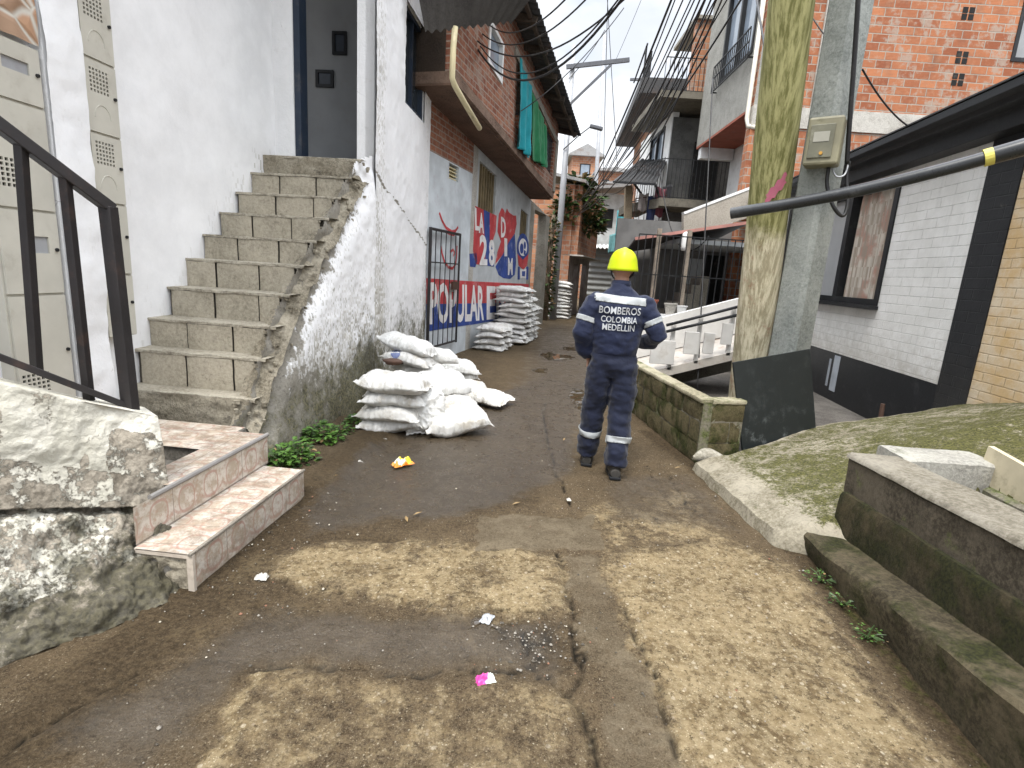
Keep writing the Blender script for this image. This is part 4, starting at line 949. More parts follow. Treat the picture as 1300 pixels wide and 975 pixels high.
# round crest
def ell(cx, cy, rx, ry, n=28, a0=0, a1=360): return c1(*[(cx+rx*math.cos(R_(a0+(a1-a0)*k/(n-1 if a1-a0 < 360 else n))), cy+ry*math.sin(R_(a0+(a1-a0)*k/(n-1 if a1-a0 < 360 else n)))) for k in range(n)])
cr = mp(ell(448, 455, 46, 112), .002, .005).build('mural_crest', BLUEP, bh)
mp(c1((405, 500), (448, 548), (492, 500), (480, 590), (450, 625), (415, 590)), .0055, .008).build('crest_base', REDP, cr)
m = MB(); mp(ell(448, 450, 32, 68), .0055, .008, m); mp(c1((425, 620), (475, 620), (472, 690), (428, 690)), .0055, .008, m); m.build('crest_field', LETTER, cr)
for q_ in (ell(438, 460, 14, 40), ell(462, 435, 8, 30), c1((440, 635), (465, 635), (462, 675), (440, 672)), c1((455, 470), (470, 480), (466, 515), (452, 505))): mp(q_, .0085, .011).build('crest_mark', BLUEP, cr)
m = MB(); mp(c1((410, 600), (424, 600), (424, 700), (408, 700)), .002, .005, m); mp(c1((476, 600), (492, 600), (490, 700), (474, 700)), .002, .005, m); m.build('crest_border', BLUEP, cr)
def ribbon(mb, pts, wd, d):
    P = [Vector(FB.px(*q)) for q in pts]; n = len(P); vs = []
    for i in range(n): t = (P[min(i+1, n-1)]-P[max(i-1, 0)]).normalized(); nn = Vector((-t.y, t.x))*wd/2; vs += [FB.P(*(lambda a: (a.x, d, a.y))(P[i]+nn)), FB.P(*(lambda a: (a.x, d, a.y))(P[i]-nn))]
    return mb.add(vs, [(2*i, 2*i+1, 2*i+3, 2*i+2) for i in range(n-1)])
m = MB()
for pts in (((557.5, 270), (561, 280), (566, 289), (573, 294), (578, 293), (581.5, 288)), ((559.5, 312), (561, 322), (564, 332), (569, 339), (574, 341), (578, 336), (579.5, 326), (580, 312)), ((566, 294), (572, 297), (577, 298)), ((571, 320), (575, 317), (577, 321), (575, 325))): ribbon(m, pts, .05, .004)
m.build('mural_doodle', REDP, bh)
# drain pipe on the gable end
o = MB().tube([atY(578, 34, 7.5), atY(575.5, 60, 7.5), atY(574, 99, 7.5), atY(577, 108, 7.55), atY(590, 131, 7.85), atY(609, 163, 8.4)], .038, 10).build('drain_pipe', CREAM, None, smooth=True); tag(o, 'cream drain pipe bent under the brick overhang', 'drain pipe')
# tarpaulins
def drape(name, label, mat, c, ph, group=None):
    """c: four corners tl, tr, bl, br"""
    tl, tr, bl, br = c
    def fn(p, q):
        a = tl.lerp(tr, p).lerp(bl.lerp(br, p), q); f = .05*math.sin(p*17+ph+q*1.5)+.025*math.sin(p*31+q*4+ph)+.02*noise.noise(Vector((p*4, q*6, ph)))
        return a+FB.n*(.05+f*(.35+.65*q))+Vector((0, 0, .05*noise.noise(Vector((p*5, q*3, ph+4)))*q))
    o = MB().grid(fn, 40, 40).build(name, mat, None, smooth=True); md = o.modifiers.new('t', 'SOLIDIFY'); md.thickness = .004
    return tag(o, label, 'tarpaulin', group)
drape('tarpaulin', 'teal tarpaulin hanging from the upper floor window of the brick house', TEAL, [TB(2.12, WO+.02, 5.56), TB(3.12, WO+.02, 5.45), TB(2.25, WO+.03, 4.02), TB(3.25, WO+.03, 4.08)], 0)
drape('tarpaulin', 'green tarpaulin hanging askew beside the teal one on the brick house', GREENC, [TB(2.95, WO+.02, 5.47), TB(4.45, WO+.02, 5.30), TB(3.55, WO+.03, 4.12), TB(4.72, WO+.03, 4.34)], 2)

# barred gate
g = thing('barred_gate', 'dark barred metal gate in front of the mural wall', 'gate', FB.P(.5, .06, .27))
gu0, gu1 = -.10, 1.13
MB().bar(FB.P(gu0, .07, .05), FB.P(gu0, .07, 2.14), .045).build('hinge_post', IRON, g)
MB().bar(FB.P(gu1, .07, .24), FB.P(gu1, .07, 2.14), .034).build('latch_post', IRON, g)
for z_, w_ in ((2.12, .04), (.27, .028), (1.62, .02)): MB().bar(FB.P(gu0, .07, z_), FB.P(gu1, .07, z_), w_).build('rail', IRON, g)
for k in range(5): MB().bar(FB.P(gu0+(k+1)*(gu1-gu0)/6, .07, .28), FB.P(gu0+(k+1)*(gu1-gu0)/6, .07, 2.11), .014).build('bar', IRON, g)
MB().box(.85, 1.1, .05, .09, 1.18, 1.32, FB.P).build('lock_box', RUST, g)

# ------------------------------------------------------------------ low white brick house
WB = painted_brick('white_painted_brick', (.66, .65, .62), (.76, .75, .725), .42, .105, .005); OB = painted_brick('orange_washed_brick', (.58, .40, .20), (.66, .56, .42), .26, .085, .007, .5, .15)
dh = thing('white_brick_house', 'low white painted brick house with black trim and a curtained window', 'house', FD.P(3, -1, 0))
TD = lambda u, d, z: FD.P(u, d, z)
base = lambda u: .68+.02*u
DW = (1.92, 5.42, 1.47, 2.95)
MB().wall(TD, .44, 7.2, .70, 3.1, -.2, 0., [DW]).build('wall', WB, dh)
MB().wall(TD, .44, 7.2, -.03, .697, -.2, .004).build('plinth', BLACK, dh)
MB().box(0, .437, -.2, .012, -.03, 3.1, TD).build('corner_band', painted_brick('black_painted_brick', (.009, .010, .012), (.016, .017, .019), .30, .105, .006, .3, .04), dh)
MB().box(7.203, 7.62, -.2, .02, -.03, 3.1, TD).build('corner_band', BLACK, dh)
MB().box(-3.2, -.003, -.2, .0, -.03, 3.1, TD).build('side_wall', OB, dh)
MB().box(7.4, 7.6, -5, -.203, -.03, 3.1, TD).build('end_wall', WB, dh)
MB().box(2.55, 2.72, .004, .010, .16, .67, TD).box(2.80, 2.86, .004, .010, .20, .60, TD).build('paint_smear', paint('grey_smear', (.35, .38, .42), .7, .3, .2, (.05, .05, .06), .6), dh)
f = MB(); f.prism([(.0, 3.04), (.16, 3.05), (.17, 3.20), (.27, 3.22), (.28, 3.27), (.36, 3.285), (.36, 3.36), (-.2, 3.40), (-.2, 3.04)], lambda w, z, u: FD.P(u, w, z), -3.2, 8.7); f.build('fascia', BLACK, dh, bevel=.006)
MB().prism([(-.2, 3.405), (.37, 3.37), (.37, 3.385), (-5, 3.75), (-5, 3.7)], lambda w, z, u: FD.P(u, w, z), -3.25, 8.75).build('roof', ROOF, dh)
fr = MB().wall(TD, DW[0]-.04, DW[1]+.04, DW[2]-.05, DW[3]+.03, -.10, .02, [(DW[0]+.05, 3.02, DW[2]+.03, DW[3]-.06), (3.14, 4.26, DW[2]+.03, DW[3]-.06), (4.38, DW[1]-.06, DW[2]+.03, DW[3]-.06)]).build('window', BLACK, dh)
MB().box(DW[0]-.06, DW[1]+.06, .0, .10, DW[2]-.10, DW[2]-.053, TD).build('sill', BLACK, fr)
cm = Mat('faded_curtain'); vv = cm.scale(cm.co('UV'), (5, .25, 1)); n_ = cm.noise(1, 2, .5, vv); n2_ = cm.noise(3, 5)
CURT = cm.out(cm.mix(cm.ramp(n_, .35, .65), (.30, .25, .20), cm.mix(cm.ramp(n2_, .45, .6), (.55, .50, .43), (.40, .23, .18))), .6, cm.bump(n_, .5, .03), 0, .35, **{'Coat Weight': .25, 'Coat Roughness': .1})
MB().grid(lambda p, q: FD.P(DW[0]+.05+(3.02-DW[0]-.05)*p, -.075+.022*math.sin(p*29+q), DW[2]+.03+(DW[3]-.09-DW[2])*q), 60, 10).build('curtain', CURT, fr, smooth=True)
MB().box(3.14, 4.26, -.07, -.06, DW[2]+.03, DW[3]-.06, TD).box(4.38, DW[1]-.06, -.07, -.06, DW[2]+.03, DW[3]-.06, TD).build('pane', paint('frosted_pane', (.36, .365, .37), .35, .08, .05, (.2, .2, .2), .2), fr)

# rainwater pipe
rp = thing('overflow_pipe', 'long dark plastic pipe jutting from the white brick house past the poles', 'pipe', atY(1300, 184, 4.1))
q0, q1 = atY(1330, 178, 3.95), atY(928, 271, 5.0); qc = lambda k: q0.lerp(q1, k)+Vector((0, 0, -.05*math.sin(k*math.pi)))
PIPE = paint('dark_grey_pipe', (.026, .028, .031), .3, .2, .05, (.2, .2, .2), .3)
m = MB(); n = 18; pp = [qc(k/20) for k in range(21)]; m.tube(pp, .048, n, cap=False); m.tube(pp, .041, n, cap=False)
m.build('tube', PIPE, rp, smooth=True)
t_ = (qc(1)-qc(.95)).normalized(); MB().tube([qc(1)-t_*.035, qc(1)-t_*.02], .044, 18).build('bore', paint('pipe_red_inside', (.20, .07, .05), .7), rp)
MB().tube([qc(.135), qc(.16)], .060, 18).build('coupling', paint('yellow_coupling', (.62, .55, .12), .5), rp, smooth=False)
MB().tube([qc(0), qc(.135)], .060, 18).build('sleeve', PIPE, rp, smooth=True, auto=40)

# ------------------------------------------------------------------ poles
wb = atY(957, 462, 5.75); wb.z = -.05; wt = atY(1005, 0, 5.15); wt = wb+(wt-wb)*((7.2-wb.z)/(wt.z-wb.z))
wp = thing('utility_pole', 'round wooden utility pole, green with moss higher up', 'pole', wb)
def wfn(p, q):
    a = p*2*math.pi; c = wb.lerp(wt, q); r = .185-.0*q+.012*noise.noise(Vector((math.cos(a)*1.5, math.sin(a)*1.5, q*6)))+.004*noise.noise(Vector((math.cos(a)*9, math.sin(a)*9, q*9)))
    return c+Vector((r*math.cos(a), r*math.sin(a), 0))
MB().grid(wfn, 40, 90).build('pole', wood_pole(), wp, smooth=True)
m = MB()
def on_pole(x, y, d=.004):
    r_ = ray(x, y); c0 = wb; ax = (wt-wb).normalized(); o_ = CAMP-c0; dd = r_-ax*r_.dot(ax); oo = o_-ax*o_.dot(ax); A = dd.dot(dd); B = 2*dd.dot(oo); C = oo.dot(oo)-(.185+d)**2; D = B*B-4*A*C
    return CAMP+r_*((-B-math.sqrt(max(D, 0)))/(2*A))
m.grid(lambda p, q: on_pole(972+26*p+1.5*math.sin(q*7), 254-29*p-7+14*q+1.5*math.sin(p*19), .012), 20, 4); m.build('paint_mark', paint('pink_paint', (.36, .10, .15), .8, .3, .2, (.3, .25, .18), .7), wp)
cb = atY(999, 455, 5.45); cb.z = -.05; ct = atY(1081, 0, 5.1); ct = cb+(ct-cb)*((9.0-cb.z)/(ct.z-cb.z))
cp = thing('utility_pole', 'grey square concrete utility pole carrying the meter box', 'pole', cb)
prof = []
for k in range(4):
    a = math.pi/4+k*math.pi/2+R_(28)
    for s in (-.16, .16): prof.append((math.cos(a+s), math.sin(a+s)))
m = MB(); vs = []
for k in range(25):
    q = k/24; c = cb.lerp(ct, q); r = .188-.048*q; vs += [c+Vector((x*r, y*r, 0)) for x, y in prof]
m.add(vs, [(k*8+i, k*8+(i+1) % 8, (k+1)*8+(i+1) % 8, (k+1)*8+i) for k in range(24) for i in range(8)]+[tuple(range(192, 200))])
m.build('shaft', concrete('pole_concrete', (.27, .285, .27), (.18, .195, .185), dark=.2, bs=.7), cp)
# meter box on the concrete pole
bx = thing('electric_meter', 'mossy beige electric meter box strapped to the concrete pole', 'meter box', atY(1045, 215, 5.05))
d_ = (CAMP-atY(1045, 185, 5.15)); d_.z = 0; d_.normalize(); FM = Frame(tuple((atY(1045, 185, 4.97))[:2]), math.degrees(math.atan2(d_.x, d_.y))-90+8)
zc = atY(1045, 185, 5.1).z
BX = paint('grimy_beige_box', (.22, .205, .135), .5, .3, .2, (.07, .07, .03), .85)
hs = MB().box(-.135, .135, -.14, .05, zc-.195, zc+.195, FM.P).build('housing', BX, bx, bevel=.02)
MB().box(-.105, .08, .05, .062, zc-.14, zc+.13, FM.P).build('cover', paint('dirty_clear_cover', (.16, .155, .11), .2, .35, .05, (.33, .31, .24), .6), bx, bevel=.005)
MB().box(-.075, .045, .062, .066, zc-.01, zc+.07, FM.P).build('dial_plate', paint('pale_dial', (.32, .31, .26), .4, .2), bx)
MB().tube([FM.P(.0, .062, zc-.105), FM.P(.0, .078, zc-.105)], .014, 10).build('seal', paint('orange_seal', (.45, .24, .04), .5), bx)
def cable(name, label, pts, r, mat=None, cat='cable', group=None, n=10, seg=8):
    P = [Vector(p) for p in pts]; out = []
    for i in range(len(P)-1):
        p0, p1, p2, p3 = P[max(i-1, 0)], P[i], P[i+1], P[min(i+2, len(P)-1)]
        for k in range(seg): t = k/seg; out.append(.5*((2*p1)+(p2-p0)*t+(2*p0-5*p1+4*p2-p3)*t*t+(3*p1-p0-3*p2+p3)*t**3))
    out.append(P[-1]); o = MB().tube(out, r, 6).build(name, mat or CABLE, None, smooth=True); return tag(o, label, cat, group)
Z = 5.02
cable('cable', 'black cable looping below the meter box', [atY(1052, 213, 5.0), atY(1050, 235, Z-.02), atY(1058, 262, Z-.06), atY(1070, 274, Z-.06), atY(1076, 258, Z-.04), atY(1075, 225, Z), atY(1078, 205, Z)], .016)
cable('cable', 'thin grey cable coiled under the meter box', [atY(1056, 214, Z), atY(1062, 224, Z-.03), atY(1072, 222, Z-.03), atY(1077, 208, Z)], .008, GALV)
cable('cable', 'thick black cable running up the side of the concrete pole', [atY(1075, 208, 4.98), atY(1079, 150, 4.94), atY(1085, 70, 4.88), atY(1090, -10, 4.80), atY(1096, -120, 4.72)], .019)

# ------------------------------------------------------------------ white ramp beyond the yard
RAMPW = paint('ramp_white', (.56, .55, .53), .65, .12, .15, (.3, .25, .19), .4)
wr = thing('access_ramp', 'white rust stained access ramp with hanging panels crossing the sunken yard', 'ramp', (2.3, 7.6, .4))
r0, r1 = atY(822, 476, 7.3), atY(946, 446, 7.3); dz = (r1.z-r0.z)/(r1.x-r0.x); RZ = lambda x: r0.z+dz*(x-r0.x)
RS = paint('rust_stained_white', (.44, .41, .37), .7, .15, .2, (.22, .12, .07), .8)
TR = lambda x, y, z: Vector((x, y, RZ(x)+z))
MB().box(1.62, 3.75, 7.3, 8.5, -.085, .035, TR).build('deck', RS, wr)
for x0, x1, ya, yb in ((866.6, 888.5, 422, 449), (891, 908, 423, 448.5), (914, 931, 411, 437), (933, 952, 408, 435), (824, 858, 433, 461)):
    a, b = atY(x0, yb, 7.28), atY(x1, ya, 7.28)
    MB().box(a.x, b.x, 7.255, 7.295, a.z, b.z).build('panel', RAMPW, wr, bevel=.006)
for xx in (850, 884, 925, 950):
    a = atY(xx, 452-.245*(xx-840)+8, 7.32); MB().box(a.x-.025, a.x+.025, 7.30, 7.345, RZ(a.x), RZ(a.x)+.66).build('post', RAMPW, wr)
for ya, yb in ((412, 384), (420, 395)):
    MB().tube([atY(846, ya+1, 7.25), atY(958, yb, 7.25)], .020, 8).build('handrail', BLACK, wr, smooth=True)
MB().box(1.62, 3.75, 8.35, 8.45, .05, .60, TR).build('parapet', RAMPW, wr)
MB().box(1.70, 3.75, 8.2, 8.3, -.5, -.09, TR).build('back_wall', CONC_D, wr)
# ------------------------------------------------------------------ house with porch behind the ramp, then the brick house E
def rail_fence(mb, a, b, h, step, r=.011, rails=(0.04, 1.0)):
    a, b = Vector(a), Vector(b); L = (b-a).length; n = max(1, int(L/step)); up = Vector((0, 0, 1))
    for k in range(n+1): p = a.lerp(b, k/n); mb.bar(p, p+up*h, r*1.6)
    for f in rails: mb.bar(a+up*h*f, b+up*h*f, r*2.2)
    return mb
_e0, _e1 = atY(957, 133, 12.7), atY(884.5, 184, 16.8)
FE = Frame((_e0.x, 12.7), math.degrees(math.atan2(_e1.x-_e0.x, 4.1)), True)      # alley face of E, w towards the alley
FEf = Frame((_e0.x, 12.7), 90); ZE = _e0.z; EL = math.hypot(_e1.x-_e0.x, 4.1)             # face turned to the camera
eh = thing('tall_brick_house', 'tall house of bright red hollow brick with a grey plastered overhang', 'house', (7, 14, 0))
EWIN = FEf.px(1282, 78)
MB().wall(lambda u, d, z: FEf.P(u, d, z), -.0, 14, ZE+.003, 12, -.25, 0., [(EWIN[0], EWIN[0]+1.6, EWIN[1], EWIN[1]+1.3)]).build('brick_wall', BRICK, eh)
MB().wall(lambda u, d, z: FEf.P(u, d, z), -.0, 14, ZE-.42, ZE, -.25, .03).build('ring_beam', CONC_L, eh)
MB().wall(lambda u, d, z: FEf.P(u, d, z), .0, 14, 0, ZE-.423, -.25, 0.).build('lower_brick_wall', BRICK, eh)
c = FEf.px(1048, 80)[0]; MB().box(c-.18, c+.18, -.1, .04, ZE+.003, 12, FEf.P).build('column', CONC_L, eh)
for x, y in ((980, 28), (976, 57), (1208, 100), (1213, 72), (1221, 16)):
    u, z = FEf.px(x, y); vh = MB()
    for k in range(4): vh.box(u+.01+.14*(k % 2), u+.12+.14*(k % 2), .001, .006, z-.13+.13*(k//2), z-.02+.13*(k//2), FEf.P)
    vh.build('vent_brick', HOLE, eh)
w = MB().wall(lambda u, d, z: FEf.P(u, d, z), EWIN[0], EWIN[0]+1.6, EWIN[1], EWIN[1]+1.3, -.12, .02, [(EWIN[0]+.08, EWIN[0]+.76, EWIN[1]+.08, EWIN[1]+1.22), (EWIN[0]+.84, EWIN[0]+1.52, EWIN[1]+.08, EWIN[1]+1.22)]).build('window', BLACK, eh)
MB().box(EWIN[0]+.08, EWIN[0]+1.52, -.06, -.05, EWIN[1]+.08, EWIN[1]+1.22, FEf.P).build('pane', paint('window_grey', (.30, .31, .32), .2, .1), w)
# grey overhang along the alley
GP = concrete('grey_plaster', (.29, .285, .26), (.215, .21, .19), dark=.35, bs=.5)
ZB = ZE
a = FE.px(960, 62); b = FE.px(915, 108)
_a, _b, _c = FE.px(955, 70), FE.px(914, 105), FE.px(936, 85)
EW = (max(.12, _a[0]), _b[0], min(_a[1], _b[1])+.05, min(_a[1], _b[1])+2.2)
MB().wall(lambda u, d, z: FE.P(u, d, z), .0, EL, ZB, 12, -.2, 0., [EW]).build('plaster_wall', GP, eh)
MB().box(EL-.2, EL, -4, -.2, ZB, 12, FE.P).build('far_wall', GP, eh)
MB().box(.02, EL-.02, -1.3, -.0, ZB-.06, ZB-.003, FE.P).build('soffit', TERRA, eh)
MB().box(.15, EL-.1, -1.35, -1.0, .0, ZB-.063, FE.P).build('white_wall', WHITEP, eh)
MB().box(EL-.35, EL-.1, -.98, -.05, ZB-.36, ZB-.063, FE.P).build('beam', WHITEP, eh)
w = MB().wall(lambda u, d, z: FE.P(u, d, z), *EW[:2], *EW[2:], -.14, .03, [(EW[0]+.08, (EW[0]+EW[1])/2-.05, EW[2]+.08, EW[3]-.08), ((EW[0]+EW[1])/2+.05, EW[1]-.08, EW[2]+.08, EW[3]-.08)]).build('window', BLACK, eh)
MB().box(EW[0]+.08, EW[1]-.08, -.08, -.07, EW[2]+.08, EW[3]-.08, FE.P).build('pane', GLASSB, w)
g = MB(); rail_fence(g, FE.P(EW[0]-.1, .14, EW[2]-.15), FE.P(EW[1]+.2, .14, EW[2]-.15), .62, .13, .012, (0, .55, 1.0))
for e in (EW[0]-.1, EW[1]+.2): g.bar(FE.P(e, 0, EW[2]-.13), FE.P(e, .14, EW[2]-.13), .03)
g.build('window_rail', BLACK, eh)
dp = MB(); dp.tube([FE.P(.10, .07, 11), FE.P(.10, .07, ZB-.25), FE.P(.05, .05, ZB-.42), FE.P(-.12, -.30, ZB-.5), FE.P(-.14, -.32, ZB-.7), FE.P(-.14, -.34, 2.9)], .05, 8); o = dp.build('drain_pipe', PVCW, None, smooth=True); tag(o, 'off white drain pipe running down the corner of the tall brick house', 'drain pipe')
o = MB().tube([FE.P(.1, -.98, ZB-.3), FE.P(.7, -.97, ZB-.8), FE.P(1.0, -.97, ZB-1.3), FE.P(.9, -.97, ZB-1.8)], .018, 6).build('cable', CABLE, None, smooth=True); tag(o, 'black cable hanging over the white wall under the grey overhang', 'cable')
# stair parapet
ip = thing('stair_parapet', 'tan plastered stair parapet sloping below the white wall', 'parapet', (4.2, 12, 2.6))
pA, pB, pC, pD = atY(868, 300, 11.9), atY(868, 272, 11.9), atY(952, 240, 11.9), atY(952, 276, 11.9)
m = MB(); bk = Vector((0, .15, 0)); m.add([pA, pB, pC, pD, pA+bk, pB+bk, pC+bk, pD+bk], [(0, 1, 2, 3), (7, 6, 5, 4), (0, 4, 5, 1), (1, 5, 6, 2), (2, 6, 7, 3), (3, 7, 4, 0)]); m.build('parapet_wall', concrete('tan_plaster', (.38, .34, .29), (.29, .26, .22), bs=.5), ip)
MB().bar(pB+Vector((0, .07, .02)), pC+Vector((0, .07, .02)), .17, .05).build('coping', WHITEP, ip)
# porch
ph = thing('porch_house', 'shaded porch with iron bars under a thin red edged awning', 'porch', (3.4, 11, 0))
aw0, aw1 = atY(806, 303, 10.4), atY(948, 283, 10.4)
m = MB(); top = [aw0, aw1, aw1+Vector((.3, 2.4, -.12)), aw0+Vector((.3, 2.4, -.12))]; dn = Vector((0, 0, -.035)); m.add(top+[v+dn for v in top], [(0, 1, 2, 3), (7, 6, 5, 4), (0, 4, 5, 1), (1, 5, 6, 2), (2, 6, 7, 3), (3, 7, 4, 0)]); m.build('awning', sheet_roof('awning_sheet', (.03, .028, .028), .3), ph)
MB().bar(aw0+Vector((0, -.02, .0)), aw1+Vector((0, -.02, 0)), .03, .055).build('awning_edge', paint('faded_red_edge', (.42, .20, .17), .7, .2, .1, (.5, .4, .36), .4), ph)
MB().box(2.2, 5.2, 12.9, 13.0, 0, 2.9).build('back_wall', paint('dim_wall', (.16, .155, .15), .8, .25, .3), ph)
MB().box(2.0, 5.2, 9.6, 12.95, .45, .55).build('floor', CONC_D, ph)
MB().box(2.0, 5.2, 9.55, 9.68, .2, .98).build('front_wall', WHITEP, ph)
MB().box(3.0, 5.2, 10.6, 12.9, 2.28, 2.36).build('ceiling', GREYW, ph)
MB().box(4.3, 4.75, 12.85, 12.895, .55, 2.2).build('door', HOLE, ph)
MB().box(3.85, 4.26, 12.84, 12.895, .55, 2.1).build('side_door', GREYW, ph)
m = MB()
for k in range(6): m.box(3.0+.17*k, 3.17+.17*k, 11.6, 12.3, .55, .75+.19*k)
m.build('inner_stair', CONC, ph)
g = MB(); rail_fence(g, (2.05, 9.7, .98), (4.45, 9.7, .98), 1.35, .115, .009, (0.0, .5, 1.0)); g.build('bars', BLACK, ph)
m = MB()
for x in (2.42, 2.95): m.bar((x, 9.8, .5), (x, 9.8, 2.45), .07)
m.build('post', concrete('porch_post', (.30, .25, .20), (.2, .17, .14)), ph)
o = MB().lathe([(.0, 2.12), (.075, 2.13), (.08, 2.2), (.08, 2.42), (.05, 2.46), (0, 2.47)], lambda x, y, z: Vector((3.05+x, 10.3+y, z)), 14).build('hanging_lantern', WHITEP, None, smooth=True); tag(o, 'white cylinder lantern hanging under the awning', 'lantern')
for k, (x, s, mt) in enumerate(((2.35, .16, TERRA), (2.72, .13, CONC_L), (2.92, .11, WHITEP))):
    o = thing('flower_pot', ['terracotta pot on the porch wall under the awning', 'grey pot on the porch wall beside the terracotta one', 'small white pot at the end of the row on the porch wall'][k], 'pot', (x, 9.62, .98), 'pots on the porch wall')
    MB().lathe([(s*.55, .985), (s*.85, .985+s*1.3), (s*.95, .985+s*1.3), (s*.95, .985+s*1.5), (s*.8, .985+s*1.5)], lambda a, b, z, x=x: Vector((x+a, 9.615+b*.4, z)), 14).build('pot', mt, o)
# ------------------------------------------------------------------ house F with the balcony
fh = thing('balcony_house', 'dark grey house with a railed concrete balcony over the alley', 'house', (5, 18, 0))
DG = concrete('dark_grey_plaster', (.125, .125, .12), (.075, .075, .072), dark=.4, bs=.5)
MB().box(4.55, 7.4, 18.3, 18.5, 0, 6.6).build('front_wall', DG, fh)
_f = atY(824, 165, 21.4)
FF = Frame((4.52, 18.32), math.degrees(math.atan2(_f.x-4.52, 3.1)), True)
MB().wall(lambda u, d, z: FF.P(u, d, z), .0, 4.2, 3.4, 6.75, -.2, .0, [(.7, 2.5, 5.2, 6.5)]).build('white_wall', WHITEP, fh)
MB().box(0, 7, -.3, -.02, 0, 3.397, FF.P).build('lower_wall', DG, fh)
w = MB().wall(lambda u, d, z: FF.P(u, d, z), .7, 2.5, 5.2, 6.5, -.1, .03, [(.78, 1.55, 5.28, 6.42), (1.63, 2.42, 5.28, 6.42)]).build('window', BLACK, fh)
MB().box(.78, 2.42, -.06, -.05, 5.28, 6.42, FF.P).build('pane', GLASSB, w)
sl = concrete('balcony_concrete', (.17, .155, .125), (.10, .092, .076))
MB().box(4.05, 7.0, 16.9, 18.28, 3.74, 3.97).build('balcony_slab', sl, fh)
MB().prism([(3.4, 18.7), (4.05, 16.92), (4.05, 20), (3.4, 20)], lambda a, b, d: Vector((a, b, d)), 3.68, 3.95).build('balcony_wing', sl, fh)
g = MB(); rail_fence(g, (4.1, 16.95, 3.97), (6.9, 16.95, 3.97), 1.15, .12, .010, (.03, .97)); rail_fence(g, (4.1, 16.95, 3.97), (3.5, 18.6, 3.97), 1.15, .13, .010, (.03, .97)); g.build('balcony_railing', BLACK, fh)
MB().box(5.3, 6.1, 18.24, 18.29, 3.98, 5.9).build('door', HOLE, fh)
MB().box(3.75, 6.2, 17.0, 21, 6.76, 6.95).build('roof_slab', sl, fh)
MB().wall(lambda u, d, z: Vector((u, 17.7+d, z)), 4.75, 6.1, 6.95, 9.1, 0, .2).build('rooftop_room', BRICK_H, fh)
MB().box(4.7, 6.15, 17.6, 20, 9.103, 9.2).build('rooftop_slab', CONC, fh)
g = MB(); rail_fence(g, (3.85, 17.1, 6.95), (5.1, 17.1, 6.95), .9, .12, .010); g.build('roof_railing', BLACK, fh)
MB().box(4.7, 7.5, 18.5, 21, 6.4, 6.6).build('ceiling', CONC, fh)
# dark awning over the alley
aa = thing('sheet_awning', 'black corrugated sheet awning jutting over the alley below the grey house', 'awning', atY(815, 215, 18.5))
A1, A2, A3, A4 = atY(779, 231, 17.5), atY(832, 234, 16.6), atY(848, 203, 18.6), atY(816, 202, 20)
m = MB()
def fn(p, q): a = A1.lerp(A2, p).lerp(A4.lerp(A3, p), q); a.z += .02*math.sin(p*60); return a
m.grid(fn, 120, 4); o_ = m.build('sheet', SOOT, aa, smooth=True); md = o_.modifiers.new('t', 'SOLIDIFY'); md.thickness = .02
m = MB(); m.bar(A1, A2, .06); m.bar(A1, A4, .05); m.bar(A2, atY(840, 260, 18), .05); m.bar(A1.lerp(A2, .5), atY(825, 262, 18.5), .05); m.build('bracket', BLACK, aa)
# pillar and brick house G behind
gh = thing('rooftop_brick_house', 'brown brick house with a dark overhanging roof behind the white window wall', 'house', atY(815, 170, 24))
FG = Frame(tuple(atY(834, 180, 21.5)[:2]), 4, True)
MB().box(0, 7, -3, 0, 3.2, 8.0, FG.P).build('brick_wall', BRICK_H, gh)
MB().box(0, 7, -3, -.05, 0, 3.19, FG.P).build('lower_wall', DG, gh)
MB().prism([(-.8, 8.0), (7.5, 8.0), (7.5, 8.25), (-.8, 8.5)], lambda u, z, d: FG.P(u, d, z), -3, .9).build('roof', ROOF, gh)
g = MB(); rail_fence(g, FG.P(-.6, .6, 8.5), FG.P(3, .6, 8.3), .9, .2, .015); g.bar(FG.P(-.5, .8, 8.4), FG.P(-.5, .8, 9.6), .06); g.bar(FG.P(-.7, .8, 9.6), FG.P(2.6, .8, 9.4), .05); g.build('roof_frame', BLACK, gh)
# things in the gap under the awning
tp_ = MB().bar(atY(796, 312, 18), atY(798, 236, 18), .22, .22).build('column', concrete('tan_column', (.36, .29, .20), (.26, .2, .14)), None); tag(tp_, 'tan column standing under the black sheet awning', 'column')
bw = thing('balcony_wall', 'white balcony wall with bars under the black awning', 'balcony', atY(820, 310, 17.2))
MB().box(atY(802, 320, 17.6).x, atY(845, 320, 17.6).x, 17.55, 17.7, atY(820, 318, 17.6).z, atY(820, 291, 17.6).z).build('wall', WHITEP, bw)
g = MB(); rail_fence(g, atY(803, 290, 17.6), atY(842, 285, 17.6), .9, .14, .012); g.build('bars', RUST, bw)
MB().box(atY(800, 380, 18.4).x, 4.2, 18.4, 18.5, 0, 2.4).build('lower_wall', DG, bw)
MB().box(atY(800, 380, 18.35).x-.1, 4.2, 17.5, 18.6, 2.42, 2.6).build('slab', CONC, bw)
def hang(label, x0, y0, x1, y1, Y, col, ph, cat='laundry', grp='laundry on the balconies'):
    a, b = atY(x0, y0, Y), atY(x1, y1, Y)
    o = MB().grid(lambda p, q: Vector((a.x+(b.x-a.x)*p*(1-.12*q), Y+.05*math.sin(p*9+ph)*q, a.z+(b.z-a.z)*q+.04*math.sin(p*5+ph))), 12, 10).build('hanging_cloth', cloth('cloth_'+cat, col, .3, 7), None, smooth=True); md = o.modifiers.new('t', 'SOLIDIFY'); md.thickness = .01; tag(o, label, cat, grp)
